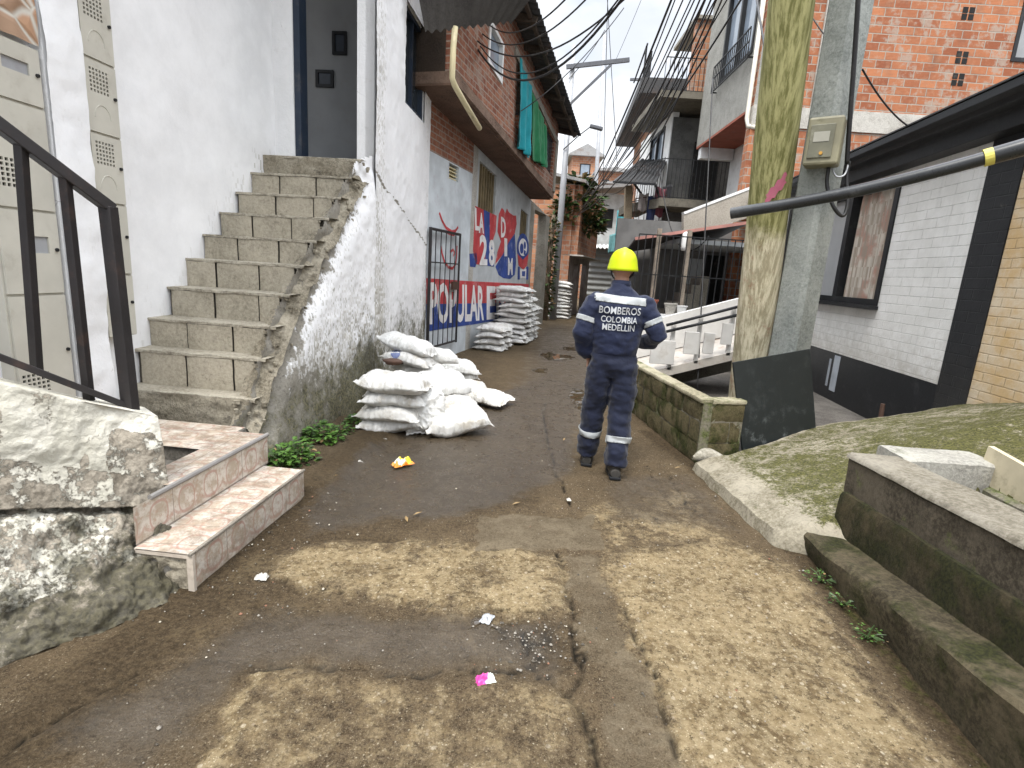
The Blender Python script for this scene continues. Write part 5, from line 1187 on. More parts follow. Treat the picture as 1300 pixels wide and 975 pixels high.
hang('dark blue garment hanging below the black awning', 823, 250, 831, 283, 17.4, (.03, .04, .10), 0)
hang('dull red garment hanging beside the dark blue one', 832, 238, 842, 275, 17.5, (.22, .07, .09), 1)
hang('pale garment hanging near the tan column', 812, 245, 821, 268, 17.6, (.45, .40, .38), 2)
hang('red cloth draped over the white balcony wall', 818, 292, 826, 303, 17.5, (.33, .03, .06), 3)
hang('black garment hanging close under the black awning', 842, 235, 850, 270, 17.6, (.03, .03, .035), 4)
hang('turquoise cloth hanging in front of the far white house', 784, 266, 791, 300, 24, (.10, .42, .48), 4)
hang('pale turquoise cloth hanging low above the alley end', 774, 297, 786, 322, 24, (.20, .45, .48), 5)

# ------------------------------------------------------------------ end of the alley
hh = thing('corner_house', 'small brick house with a dark doorway on the left bend of the alley', 'house', atY(735, 330, 22))
FH = Frame(tuple(atY(719, 380, 19.6)[:2]), 15, False)
MB().wall(lambda u, d, z: FH.P(u, d, z), .0, 5.2, 2.25, 4.6, -.2, .25).build('brick_wall', BRICK_H, hh)
MB().wall(lambda u, d, z: FH.P(u, d, z), .0, 5.2, 0, 2.2, -.2, 0, [(1.0, 2.0, 1.0, 1.95), (2.6, 4.4, 0, 2.0)]).build('lower_wall', paint('tagged_wall', (.33, .29, .27), .8, .3, .3, (.35, .15, .2), .6), hh)
MB().box(.0, 5.2, -1.2, -1.1, 0, 2.2, FH.P).build('backing', HOLE, hh)
MB().box(-.1, 5.4, -.2, .5, 2.2, 2.247, FH.P).build('canopy', CONC_L, hh)
MB().box(-.1, .1, -3, .0, 0, 4.6, FH.P).build('end_wall', BRICK_H, hh)
MB().prism([(.4, 4.62), (-3, 5.3), (-3, 5.4), (.4, 4.72)], lambda w, z, u: FH.P(u, w, z), -.3, 5.6).build('roof', ROOFZ, hh)
gd = thing('garage_house', 'house closing the alley with a grey roller door', 'house', atY(762, 345, 30))
ga, gb = atY(744, 382, 30), atY(783, 382, 30)
MB().box(ga.x-.3, gb.x+4, 30.05, 30.3, 0, 3.1).build('wall', CONC, gd)
m = MB(); m.grid(lambda p, q: Vector((ga.x+(gb.x-ga.x-.3)*p, 30.02+.03*math.sin(q*60), .0+2.95*q)), 2, 200); m.build('roller_door', paint('grey_roller', (.20, .205, .20), .5, .12, .1), gd)
m = MB(); m.grid(lambda p, q: Vector((ga.x-.2+(gb.x-ga.x)*p, 29.2+1.1*q, 3.02+.22*q+.035*math.sin(p*48))), 120, 3); o_ = m.build('eave_sheet', paint('white_sheet', (.62, .62, .60), .6), gd); md = o_.modifiers.new('t', 'SOLIDIFY'); md.thickness = .03
MB().box(ga.x-.4, gb.x+.9, 31, 31.3, 3.1, 6.0).build('upper_wall', paint('pale_blue_white', (.52, .55, .55), .8, .2, .2, (.3, .3, .28), .5), gd)
MB().box(ga.x+.5, ga.x+1.2, 30.97, 30.99, 4.2, 5.2).build('window', HOLE, gd)
MB().prism([(ga.x-.8, 6.0), (gb.x+1.6, 6.5), (gb.x+1.6, 6.65), (ga.x-.8, 6.15)], lambda a, z, d: Vector((a, d, z)), 30.2, 33).build('roof', ROOFZ, gd)
# houses on the hill
hills = MB()
hills.grid(lambda p, q: Vector((-60+140*p, 40+90*q, -3+q*18+1.5*noise.noise(Vector((p*6, q*4, 0))))), 40, 24)
o = hills.build('hill', concrete('hill_earth', (.12, .10, .05), (.06, .07, .025), moss=.5), None, smooth=True, origin=(0, 0, 0)); tag(o, 'hillside behind the alley', 'hill', kind='structure')
rnd = random.Random(12)
def hill_house(x0, y0, x1, y1, Y, lab, mat, roofz=.4, wins=2):
    a, b = atY(x0, y1, Y), atY(x1, y0, Y); h = thing('hillside_house', lab, 'house', ((a.x+b.x)/2, Y, a.z-2), 'houses on the hillside')
    MB().box(a.x, b.x, Y, Y+4, a.z-3, b.z).build('wall', mat, h)
    MB().prism([(a.x-.3, b.z), (b.x+.3, b.z+.0), (b.x+.3, b.z+.12), ((a.x+b.x)/2, b.z+roofz), (a.x-.3, b.z+.12)], lambda p, z, d: Vector((p, d, z)), Y-.4, Y+4.3).build('roof', ROOFZ, h)
    n = wins
    for k in range(n):
        w = (b.x-a.x)/n; f = MB().box(a.x+w*(k+.3), a.x+w*(k+.68), Y-.03, Y-.005, b.z-1.5, b.z-.55).build('window', BLACK, h); MB().box(a.x+w*(k+.34), a.x+w*(k+.64), Y-.04, Y-.032, b.z-1.42, b.z-.63).build('pane', GLASSB, f)
hill_house(724, 200, 762, 232, 46, 'orange brick house highest on the hill with a shallow gable', BRICK_H, .9, 1)
hill_house(757, 220, 800, 262, 42, 'red brick house on the hill just right of the gabled one', BRICK_H, .3, 2)
hill_house(700, 228, 760, 262, 43, 'wide brick house on the hill below the gabled one', BRICK_H, .2, 2)
hill_house(764, 238, 835, 300, 37, 'red brick house low on the hill behind the black awning', BRICK_H, .2, 3)
hill_house(695, 262, 748, 330, 36, 'shaded brick house low on the hill behind the tree', BRICK_H, .2, 1)

# ------------------------------------------------------------------ far pole, lamp and wires
fp = thing('utility_pole', 'grey far utility pole with a braced cross arm and a street lamp', 'pole', atY(703, 384, 18.6))
b0 = atY(703, 386, 18.6); b0.z = 0; t0 = Vector((atY(729, 58, 18.6).x, 18.6, atY(729, 58, 18.6).z))
MB().tube([b0, b0.lerp(t0, .5), t0], [.125, .10, .075], 14).build('shaft', GALV, fp, smooth=True)
m = MB(); m.bar(atY(719, 85, 18.5), atY(799, 76, 18.5), .09, .12); m.build('cross_arm', ARM, fp)
m = MB(); m.bar(atY(724, 132, 18.5), atY(776, 82, 18.5), .07); m.build('brace', ARM, fp)
la = MB().tube([atY(715, 190, 18.5), atY(735, 172, 18.3), atY(752, 159, 18.1)], .018, 6).build('lamp_arm', ARM, fp, smooth=True)
MB().box(-.2, .2, -.09, .09, -.05, .05, lambda x, y, z: atY(757, 162, 18.1)+Vector((x, y, z-.35*x*.5))).build('lamp_head', ARM, fp, bevel=.02)
f2 = thing('utility_pole', 'thin distant utility pole seen behind the cross arm', 'pole', atY(763, 270, 33))
MB().tube([Vector((atY(764, 200, 33).x, 33, 0)), atY(768, 44, 33)], [.14, .09], 10).build('shaft', GALV, f2, smooth=True)
MB().bar(atY(800, 101, 27), atY(835, 101, 27), .10).build('cross_arm', ARM, f2)
def wire(label, a, b, sag, r=.012, grp='overhead wires'):
    a, b = Vector(a), Vector(b); n = 22
    o = MB().tube([a.lerp(b, k/n)-Vector((0, 0, sag*4*(k/n)*(1-k/n))) for k in range(n+1)], r, 5).build('overhead_wire', CABLE, None, smooth=True); tag(o, label, 'wire', grp)
far_ = [(735, 262), (738, 256), (731, 270), (742, 250), (728, 276), (746, 243), (733, 266)]
near_ = [(868, -40), (884, -40), (900, -40), (914, -40), (930, -40), (946, -40), (965, -40), (895, -40), (872, -40)]
for k in range(9):
    a = atY(*near_[k], 6.2+.12*k); fx, fy = far_[k % 7]; b = atY(fx, fy-6+2*k, 18.8)
    wire('black overhead wire in the bundle running from the poles down to the far bend', a, b, .35+.22*((k*37) % 7)/7, .009+.005*(k % 3 == 0), 'wire bundle down the alley')
for k in range(5):
    wire('black wire twisted close along the middle of the wire bundle', atY(905+7*k, -40, 7.0), atY(798-6*k, 190+14*k, 15.5), .2+.12*k, .012, 'twisted wires of the bundle')
cr_ = [((588, 34), (812, -20), .5, .010, 9.0), ((592, 36), (800, -16), .75, .014, 9.0), ((600, 42), (792, -10), .62, .009, 9.0), ((612, 22), (735, -20), .3, .009, 9.2), ((600, 30), (770, -30), .42, .009, 9.2)]
for k, (a, b, s, r, Y) in enumerate(cr_): wire('black wire sagging from the brick house eave across the alley to the right', atY(*a, Y), atY(*b, 5.6), s, r, 'wires from the brick house eave')
wire('thin wire crossing below the eave from the brick overhang towards the far pole', atY(632, 158, 10.4), atY(792, 10, 12), .25, .010)
wire('thin wire rising from the far pole over the lamp to the sky', atY(768, 38, 18.5), atY(722, 100, 18.5), .1, .012)
wire('thin drop wire hanging straight down past the cross arm', atY(772, -20, 20), atY(765, 260, 24), .05, .012)
wire('thin drop wire slanting down beside the straight one', atY(770, -20, 20), atY(784, 215, 24), .05, .012)
wire('pale thin wire slanting through the open sky', atY(818, -10, 20), atY(780, 80, 24), .05, .008)
wire('dark drop wire from the sky to the wooden pole', atY(958, -20, 8), atY(984, 130, 5.8), .03, .014)
wire('thin wire from the concrete pole down to the white house roof', atY(1095, 88, 5.2), FD.P(1.5, .2, 3.4), .06, .009)
wire('thin wire from the brick wall down behind the wooden pole', atY(1030, 20, 12.5), atY(1075, 75, 11.8), .05, .014)
wire('thin black wire hanging down in front of the porch', atY(905, 100, 9.6), atY(885, 500, 7.2), .02, .010)
wire('slack black wire curving down from the awning to the porch', atY(838, 215, 12), atY(900, 300, 10), .8, .012)
# tree behind the far pole
def leafy(name, label, cat, base, blobs, n, size, mats, trunk=None, seed=0, droop=.3, group=None):
    rnd = random.Random(seed); t = thing(name, label, cat, base, group)
    if trunk:
        m = MB()
        for path, r in trunk: m.tube(path, r, 7)
        m.build('trunk', BARK, t, smooth=True)
    m = MB()
    for k in range(n):
        c, r = blobs[k % len(blobs)]; d = Vector((rnd.gauss(0, 1), rnd.gauss(0, 1), rnd.gauss(0, 1))).normalized()*(rnd.random()**.45); p = Vector(c)+Vector((d.x*r[0], d.y*r[1], d.z*r[2]))
        out = Vector((d.x, d.y, rnd.uniform(-droop, .5))).normalized(); s = size*rnd.uniform(.6, 1.4); side = out.cross(Vector((rnd.gauss(0, .4), rnd.gauss(0, .4), 1))).normalized()*s*.28; nn = side.cross(out).normalized()*s*.12
        m.add([p, p+out*s*.5+side+nn, p+out*s-nn*.8, p+out*s*.5-side+nn], [(0, 1, 2), (0, 2, 3)], rnd.choices(range(len(mats)), [w for _, w in mats])[0])
    m.build('crown' if trunk else 'foliage', [a for a, _ in mats], t, weld=False); return t
tb = atY(697, 384, 19.6); tb.z = 0; tt = atY(712, 285, 19.8)
leafy('tree', 'bushy tree with green and dry leaves growing behind the far pole', 'tree', tb, [(atY(742, 262, 20.4), (.75, .8, .55)), (atY(726, 248, 20), (.5, .6, .45)), (atY(750, 285, 20.5), (.45, .6, .4)), (atY(715, 268, 19.8), (.4, .5, .5)), (atY(735, 235, 20.3), (.45, .5, .3))], 1500, .26, [(LEAF2, 6), (LEAF, 1.3), (LEAF3, 3)], [([tb, tb.lerp(tt, .5)+Vector((.08, 0, 0)), tt], [.13, .10, .07]), ([tt, atY(742, 262, 20.4)], [.06, .03]), ([tt, atY(726, 240, 20)], [.05, .02]), ([tt, atY(752, 288, 20.5)], [.04, .02])], 5)
vb = atY(692, 395, 18.0); vb.z = 0
leafy('climbing_plant', 'dark climbing plant beside the concrete pillar of the brick house', 'plant', vb, [(vb+Vector((.0, .2, .5+.5*k)), (.22, .3, .4)) for k in range(6)], 700, .16, [(LEAF2, 5), (LEAF3, 1.5)], [([vb, vb+Vector((.05, .1, 3.4))], [.10, .06]), ([vb+Vector((-.2, .1, 0)), vb+Vector((-.1, .2, 3.2))], [.06, .04])], 8)
# ------------------------------------------------------------------ sandbags
def bag_mesh(seed, L=.64, W=.41, T=.17, fill=1., flat=.35):
    """a stuffed woven sack: flat sewn hems at both ends, pinched corners, creases running in from the edges"""
    n, m = 72, 46; s = np.linspace(-1, 1, n+1); t = np.linspace(-1, 1, m+1); S, Tt = np.meshgrid(s, t); aS, aT = np.abs(S), np.abs(Tt)
    Sc = np.clip(aS/.93, 0, 1)
    x = S*L/2*(1-.07*(1-Tt**2)*aS**3); y = Tt*W/2*(1-.10*(1-S**2)*(aT**2)*0-.07*np.exp(-((aS-.90)/.10)**2))
    prof = (np.clip(1-Sc**3.0, 0, 1)*np.clip(1-aT**2.6, 0, 1))**.55
    lump = 1+.55*(fbm(S+7, Tt+3, 1.4, 3, seed)-.5)+.30*(fbm(S+2, Tt, 4, 3, seed+5)-.5)
    def ridge(v): return 1-np.abs(2*v-1)
    wr = (ridge(fbm(S*.8+9, Tt*4+2, 2.0, 3, seed+9))-.6)*.040*sstep(.35, .90, aS)+(ridge(fbm(S*4, Tt*.8, 2, 3, seed+11))-.6)*.030*sstep(.4, .95, aT)+(ridge(fbm(S*1.3+S*Tt, Tt*1.3, 2.6, 3, seed+15))-.6)*.030
    h = T*prof*lump*fill; bend = (fbm(S*.5+3, Tt*.5+1, 1.2, 2, seed+21)-.5)*.06+.015*np.sin(S*3+seed)
    pk = np.clip(prof*2.2, 0, 1)
    hem = (fbm(Tt*3, S*0+seed, 2, 3, seed+31)-.5)*.05*sstep(.86, 1., aS)
    zt = h*(1-flat)+wr*pk+bend+hem+.003; zb = -h*flat+.3*wr*pk+bend+hem-.003
    x = x+(fbm(Tt*2, S, 2, 2, seed+41)-.5)*.07*aS**4; y = y+(fbm(S*2.5, Tt, 2, 3, seed+43)-.5)*.07*aT**4
    mb = MB(); w = n+1
    mb.add([(a, b, c) for a, b, c in zip(x.ravel(), y.ravel(), zt.ravel())], [(j*w+i, j*w+i+1, (j+1)*w+i+1, (j+1)*w+i) for j in range(m) for i in range(n)])
    mb.add([(a, b, c) for a, b, c in zip(x.ravel(), y.ravel(), zb.ravel())], [(j*w+i, (j+1)*w+i, (j+1)*w+i+1, j*w+i+1) for j in range(m) for i in range(n)])
    N = w*(m+1); ring = [i for i in range(w)]+[j*w+n for j in range(1, m+1)]+[m*w+i for i in range(n-1, -1, -1)]+[j*w for j in range(m-1, 0, -1)]
    for a, b in zip(ring, ring[1:]+ring[:1]): mb.f.append((a, b, b+N, a+N)); mb.m.append(0)
    return mb
BAGM = []
for k in range(6):
    o = bag_mesh(100+k*13, fill=1.0 if k < 3 else .85, flat=.35 if k % 2 else .45).build('sandbag', SACK, None, smooth=True, origin=(0, 0, 0)); BAGM.append(o)
_bag_used = set()
def bag(loc, yaw, pitch, roll, sx, sy, sz, k, label, group):
    o = BAGM[k]
    if k in _bag_used: o = o.copy(); COL.objects.link(o)
    _bag_used.add(k)
    o.location = loc; o.rotation_euler = (R_(roll), R_(pitch), R_(yaw)); o.scale = (sx, sy, sz)
    return tag(o, label, 'sandbag', group)
# loose pile against the foot of the white wall: (px, py, height, yaw, pitch, roll, length, width, thickness, mesh, words)
NP = 'sandbags heaped against the white wall'
pile = [
 (498, 538, .07, 8, 0, 0, 1.0, 1.0, 1.0, 0, 'lowest white sandbag of the near stack beside the weeds'),
 (497, 523, .205, -4, 0, 2, 1.02, 1.0, 1.0, 3, 'second white sandbag from the bottom of the near stack beside the weeds'),
 (500, 506, .335, 10, 0, -2, .98, 1.0, .95, 4, 'third white sandbag from the bottom of the near stack, under the plump one'),
 (502, 489, .47, -6, 4, -6, 1.04, 1.18, 1.05, 1, 'plump white sandbag on top of the near stack beside the weeds'),
 (539, 520, .22, 100, -62, 4, .80, .95, 1.15, 2, 'upright white sandbag leaning against the near stack'),
 (579, 537, .09, 24, -2, 8, 1.08, 1.05, 1.25, 0, 'large white sandbag lying foremost on the road at the edge of the heap'),
 (577, 517, .13, 40, 6, 0, .95, 1.0, 1.1, 5, 'white sandbag lying behind the foremost one of the heap'),
 (560, 500, .20, 20, 4, 10, 1.05, 1.1, 1.1, 3, 'dusty white sandbag lying across the middle of the heap'),
 (562, 488, .34, 30, 5, 14, 1.0, 1.05, 1.0, 1, 'white sandbag topping the middle of the heap'),
 (617, 505, .07, -28, -4, 5, 1.0, 1.0, .9, 4, 'flat white sandbag stretched out on the road, outermost of the heap'),
 (590, 495, .10, 65, 0, 0, .95, 1.0, 1.0, 2, 'white sandbag wedged between the outermost bag and the middle of the heap'),
 (580, 479, .13, 15, 0, 4, .95, 1.0, 1.0, 0, 'lower of two white sandbags at the far end of the heap'),
 (580, 467, .27, 25, 2, 8, .95, 1.0, .95, 5, 'upper of two white sandbags at the far end of the heap'),
 (525, 492, .10, 0, 0, 0, 1.0, 1.0, 1.1, 3, 'lowest white sandbag of the rear stack by the white wall'),
 (530, 482, .24, 12, 0, 0, 1.0, 1.0, 1.1, 4, 'second white sandbag of the rear stack by the white wall'),
 (535, 471, .38, 30, 0, 8, .95, 1.0, 1.05, 2, 'bulging white sandbag halfway up the rear stack by the white wall'),
 (519, 456, .53, -8, 8, -4, .95, 1.0, .9, 3, 'folded white sandbag with a blue printed mark high in the rear stack'),
 (552, 452, .52, 28, 18, 6, .90, 1.0, .95, 0, 'white sandbag sliding down the road side of the rear stack'),
 (518, 440, .66, -16, 14, -8, 1.05, 1.0, 1.0, 1, 'topmost white sandbag of the rear stack, tilted towards the road'),
]
BAGO = []
for q in pile:
    p = gz(q[0], q[1], q[2]); BAGO.append(bag(p, q[3], q[4], q[5], q[6]*.95, q[7]*.95, q[8]*1.02, q[9], q[10], NP))
# blue print on the folded bag
def mark_on(o, x0, y0, x1, y1):
    bpy.context.view_layer.update(); M_ = o.matrix_world; t_ = BVHTree.FromPolygons([M_ @ v.co for v in o.data.vertices], [tuple(p.vertices) for p in o.data.polygons]); mb = MB(); P = {}
    for i in range(9):
        for j in range(9):
            d = ray(x0+(x1-x0)*i/8, y0+(y1-y0)*j/8).normalized(); h = t_.ray_cast(CAMP, d)
            if h[0] is not None: P[i, j] = h[0]-d*.004
    for i in range(8):
        for j in range(8):
            k = [(i, j), (i+1, j), (i+1, j+1), (i, j+1)]
            if all(q in P for q in k) and (i-3.5)**2+(j-3.5)**2 < 15: mb.add([P[q] for q in k], [(0, 1, 2, 3)])
    if mb.f:
        m_ = mb.build('printed_mark', paint('faded_blue_print', (.16, .19, .34), .7, .4, .1, (.55, .55, .55), .7), None); Mi = M_.inverted()
        for v in m_.data.vertices: v.co = Mi @ (v.co+Vector(m_.location))
        m_.location = (0, 0, 0); m_.parent = o
mark_on(BAGO[16], 496, 441, 508, 455)
ordn = ['lowest', 'second', 'third', 'fourth', 'fifth', 'sixth', 'seventh', 'eighth', 'ninth', 'tenth', 'eleventh', 'twelfth']
rnd = random.Random(21)
def stack(base, head, cols, layers, th, L, W, name, group, jit=1., colnames=None):
    a = R_(head); d = Vector((math.sin(a), math.cos(a), 0)); n = Vector((math.cos(a), -math.sin(a), 0))
    for c in range(cols):
        nl = layers[c]
        for k in range(nl):
            p = Vector(base)+d*(W*.93*c)+n*rnd.uniform(-.03, .03)*jit+d*rnd.uniform(-.03, .03)*jit+Vector((0, 0, th*(k+.40)))
            lab = f'{"topmost" if k == nl-1 else ordn[k]} white sandbag{" from the bottom" if 0 < k < nl-1 else ""}, {colnames[c]} column, {name}'
            bag(p, -head+rnd.gauss(0, 3)*jit+(180 if k % 2 else 0), rnd.gauss(0, 1.5), rnd.gauss(0, 2), L/.62, W/.40*1.06, th/.145*1.0, rnd.randrange(6), lab, group)
s1 = FB.P(2.15, .42, 0)
stack(s1, 15.2, 2, [4, 4], .125, .60, .38, 'small stack by the gate', 'sandbags in the small stack', 1, ['near', 'far'])
s2 = FB.P(3.45, .46, 0)
stack(s2, 15.2, 4, [11, 11, 9, 7], .112, .68, .38, 'tall stack against the mural', 'sandbags in the tall mural stack', 1.2, ['nearest', 'second', 'third', 'farthest'])
s3 = gz(709, 404); s3.z = 0
stack(s3, 12, 2, [11, 6], .118, .74, .42, 'stack at the far pole', 'sandbags in the far pole stack', 1, ['near', 'far'])

# brown clod and weeds at the wall foot
bc = gz(499, 459, .62); o = MB().grid(lambda p, q: bc+Vector((.10*math.sin(q*math.pi)*math.cos(p*6.283), .06*math.sin(q*math.pi)*math.sin(p*6.283), .035*math.cos(q*math.pi)))*(1+.3*noise.noise(Vector((p*4, q*4, 1)))), 16, 10).build('brick_piece', RUST, None, smooth=True); tag(o, 'reddish brown lump wedged between wall and sandbags', 'brick piece')
def weed(x, y, rx, rz, n, size, lab, seed):
    b = gz(x, y); b.z = .02; rnd = random.Random(seed); t = thing('weed', lab, 'weed', b, 'weeds along the stair wall'); m = MB()
    for k in range(n):
        a = rnd.uniform(0, 6.283); rr = rx*rnd.random()**.6; h = rz*rnd.random()**.8*(1-.5*rr/rx); p = b+Vector((rr*math.cos(a), rr*math.sin(a)*.8, h)); 
        o_ = Vector((math.cos(a+rnd.gauss(0, .7)), math.sin(a+rnd.gauss(0, .7)), rnd.uniform(-.25, .6))).normalized(); s = size*rnd.uniform(.5, 1.3); sd = o_.cross(Vector((0, 0, 1))).normalized()*s*.36; up = Vector((0, 0, s*.10))
        m.add([p, p+o_*s*.35+sd+up, p+o_*s*.75+sd*.7+up*.6, p+o_*s-up, p+o_*s*.75-sd*.7+up*.6, p+o_*s*.35-sd+up, p+o_*s*.5-up*.3], [(0, 1, 6), (1, 2, 6), (2, 3, 6), (3, 4, 6), (4, 5, 6), (5, 0, 6)], rnd.choices([0, 1, 2], [6, 3, .5])[0])
    m.build('leaves', [LEAF, LEAF2, LEAF3], t, weld=False)
    m = MB()
    for k in range(12): a = rnd.uniform(0, 6.283); m.tube([b+Vector((0, 0, -.02)), b+Vector((rx*.4*math.cos(a), rx*.4*math.sin(a), rz*.5)), b+Vector((rx*.8*math.cos(a), rx*.8*math.sin(a), rz*.7))], [.004, .003, .002], 4)
    m.build('stem', LEAF2, t)
weed(372, 592, .17, .20, 260, .050, 'leafy weed clump beside the tiled step', 1)
weed(356, 600, .12, .18, 130, .045, 'small weed squeezed between tiled step and stair wall', 2)
weed(408, 566, .17, .22, 260, .052, 'taller weed clump midway along the stair wall', 3)
weed(432, 556, .12, .12, 120, .042, 'low weed between the tall clump and the sandbags', 6)
weed(465, 545, .20, .15, 300, .048, 'broad low weed clump beside the lowest sandbag', 4)
for k, (x, y, r) in enumerate(((1043, 740, .10), (1068, 770, .08), (1100, 812, .09))):
    weed(x, y, r, .04, 50, .016, ['tiny weeds at the end of the concrete step', 'tiny weeds further along the foot of the concrete step', 'tiny weeds nearest the camera at the foot of the concrete step'][k], 11+k)

# ------------------------------------------------------------------ litter
def crumple(c, sx, sy, sz, yaw, seed, n=14):
    mb = MB(); cs, sn = math.cos(yaw), math.sin(yaw)
    def fn(p, q):
        x = (p-.5)*sx; y = (q-.5)*sy; z = sz*(.5+.9*noise.noise(Vector((p*3+seed, q*3, 0)))+.4*noise.noise(Vector((p*8+seed, q*8, 0))))*(math.sin(p*3.14)**.5+.1)*(math.sin(q*3.14)**.5+.1)
        x += .1*sx*noise.noise(Vector((p*4, q*4, seed))); y += .12*sy*noise.noise(Vector((q*4, p*4, seed+3))); return c+Vector((x*cs-y*sn, x*sn+y*cs, max(z, .002)+.004))
    return mb.grid(fn, n, n)
c = gz(511, 592); c.z = .012
pm = Mat('snack_wrapper'); xs = pm.sep(pm.co()); n_ = pm.noise(14, 4)
col = pm.mix(pm.ramp(pm.math('ADD', xs[1], pm.math('MULTIPLY', n_, .04)), .012, .026), (.75, .74, .72), (.75, .62, .06)); col = pm.mix(pm.ramp(pm.math('SUBTRACT', xs[0], pm.math('MULTIPLY', xs[1], .9)), .035, .045), col, (.72, .20, .02)); col = pm.mix(pm.ramp(pm.math('ADD', xs[0], xs[1]), -.085, -.075, 1, 0), col, (.70, .25, .03))
o = crumple(c, .17, .085, .065, .75, 2, 22).build('food_wrapper', pm.out(col, .3, pm.bump(n_, .3, .01), 0, .5), None, smooth=True); tag(o, 'white and orange food wrapper lying on the wet road', 'wrapper')
c = gz(616, 868); c.z = .012; pw = Mat('pink_wrapper'); n_ = pw.noise(30, 3); xs = pw.sep(pw.co())
o = crumple(c, .075, .045, .035, .3, 7, 18).build('food_wrapper', pw.out(pw.mix(pw.ramp(pw.math('ADD', xs[0], pw.math('MULTIPLY', n_, .03)), .02, .03), pw.mix(pw.ramp(n_, .55, .6), (.52, .05, .25), (.7, .3, .5)), (.62, .66, .62)), .35), None, smooth=True); tag(o, 'small pink foil wrapper lying in the foreground', 'wrapper')
PAPER = paint('dirty_paper', (.46, .44, .40), .8, .2, .1, (.2, .16, .1), .5)
for k, (x, y, sx, sy, lab) in enumerate(((332, 737, .06, .04, 'crumpled white paper scrap near the tiled steps'), (484, 561, .11, .03, 'torn white paper strip in front of the sandbags'), (456, 590, .07, .02, 'flat white paper scrap behind the food wrapper'), (618, 789, .07, .05, 'crumpled grey foil in the broken hole of the road'), (722, 637, .035, .03, 'pale pebble sized scrap at the end of the road crack'))):
    c = gz(x, y); c.z = .008; o = crumple(c, sx, sy, .02 if k else .03, .4*k, 20+k).build('paper_scrap', PAPER if k not in (3,) else GALV, None, smooth=True); tag(o, lab, 'paper scrap')
m = MB(); rnd = random.Random(77)
for k in range(1500):
    if k < 900: x, y = rnd.uniform(-1.5, 1.9), 1.2+5.2*rnd.random()**1.3
    elif k < 1200: q = gz(rnd.uniform(260, 420), rnd.uniform(600, 780)); x, y = q.x+rnd.gauss(0, .15), q.y+rnd.gauss(0, .15)
    else: q = gz(rnd.gauss(665, 35), rnd.gauss(815, 22)); x, y = q.x, q.y
    if FA.loc((x, y, 0))[1] < .02 and y > 3.3: continue
    r = rnd.choice((.002, .003, .003, .004, .006))*rnd.uniform(.7, 1.4); c = Vector((x, y, .004+r*.3)); a0 = rnd.random()*6
    ring = [c+Vector((r*rnd.uniform(.7, 1.3)*math.cos(a0+a*1.2566), r*rnd.uniform(.7, 1.3)*math.sin(a0+a*1.2566), 0)) for a in range(5)]
    m.add(ring+[c+Vector((0, 0, r*.9)), c-Vector((0, 0, r))], [(a, (a+1) % 5, 5) for a in range(5)]+[((a+1) % 5, a, 6) for a in range(5)], rnd.choices((0, 1, 2, 3), (7, 6, .7, 1.2))[0])
o = m.build('gravel', [paint('pebble_grey', (.24, .22, .19), .9), paint('pebble_dark', (.08, .07, .055), .9), paint('pebble_pale', (.46, .42, .34), .9), paint('pebble_red', (.22, .11, .07), .9)], None, weld=False, origin=(0, 0, 0)); tag(o, 'grit and small stones scattered over the road', 'gravel', kind='stuff')
for k, (x, y, yaw) in enumerate(((424, 607, .3), (406, 606, 1.), (516, 662, 2.), (530, 655, .5), (860, 596, .2), (716, 560, 1.2), (655, 642, .4))):
    c = gz(x, y); c.z = .012; L_ = .03; mm = MB(); d = Vector((math.cos(yaw), math.sin(yaw), 0)); s_ = Vector((-d.y, d.x, 0))
    mm.add([c-d*L_, c+s_*.011+Vector((0, 0, .01)), c+d*L_+Vector((0, 0, .012)), c-s_*.011+Vector((0, 0, .012))], [(0, 1, 2, 3)]); o = mm.build('fallen_leaf', LEAF3, None); md = o.modifiers.new('t', 'SOLIDIFY'); md.thickness = .001
    tag(o, ['curled brown leaf in the dirt by the stair wall', 'brown leaf beside the curled one by the stair wall', 'dark leaf below the food wrapper', 'brown leaf on the dark wet road below the food wrapper', 'brown leaf at the foot of the block wall', 'brown leaf in the road left of the person', 'brown leaf on the road in front of the grey patch'][k], 'leaf')

# ------------------------------------------------------------------ the firefighter
def loft(mb, secs, side=(1, 0, 0), n=20):
    """secs: (x, y, z, rx, ry)"""
    P = [Vector(s[:3]) for s in secs]; k = len(P); vs = []
    for i in range(k):
        t = (P[min(i+1, k-1)]-P[max(i-1, 0)]).normalized(); s = Vector(side); s = (s-t*s.dot(t)).normalized(); o = t.cross(s)
        for j in range(n): a = 2*math.pi*j/n; vs.append(P[i]+s*math.cos(a)*secs[i][3]+o*math.sin(a)*secs[i][4])
    return mb.add(vs, [(i*n+j, i*n+(j+1) % n, (i+1)*n+(j+1) % n, (i+1)*n+j) for i in range(k-1) for j in range(n)]+[tuple(range(n-1, -1, -1)), tuple(range((k-1)*n, k*n))])
def ball(mb, c, rx, ry, rz, n=16):
    mb.lathe([(math.sin(math.pi*k/10)*1. if 0 < k < 10 else .02, -math.cos(math.pi*k/10)) for k in range(11)], lambda x, y, z: Vector((c[0]+x*rx, c[1]+y*ry, c[2]+z*rz)), n); return mb
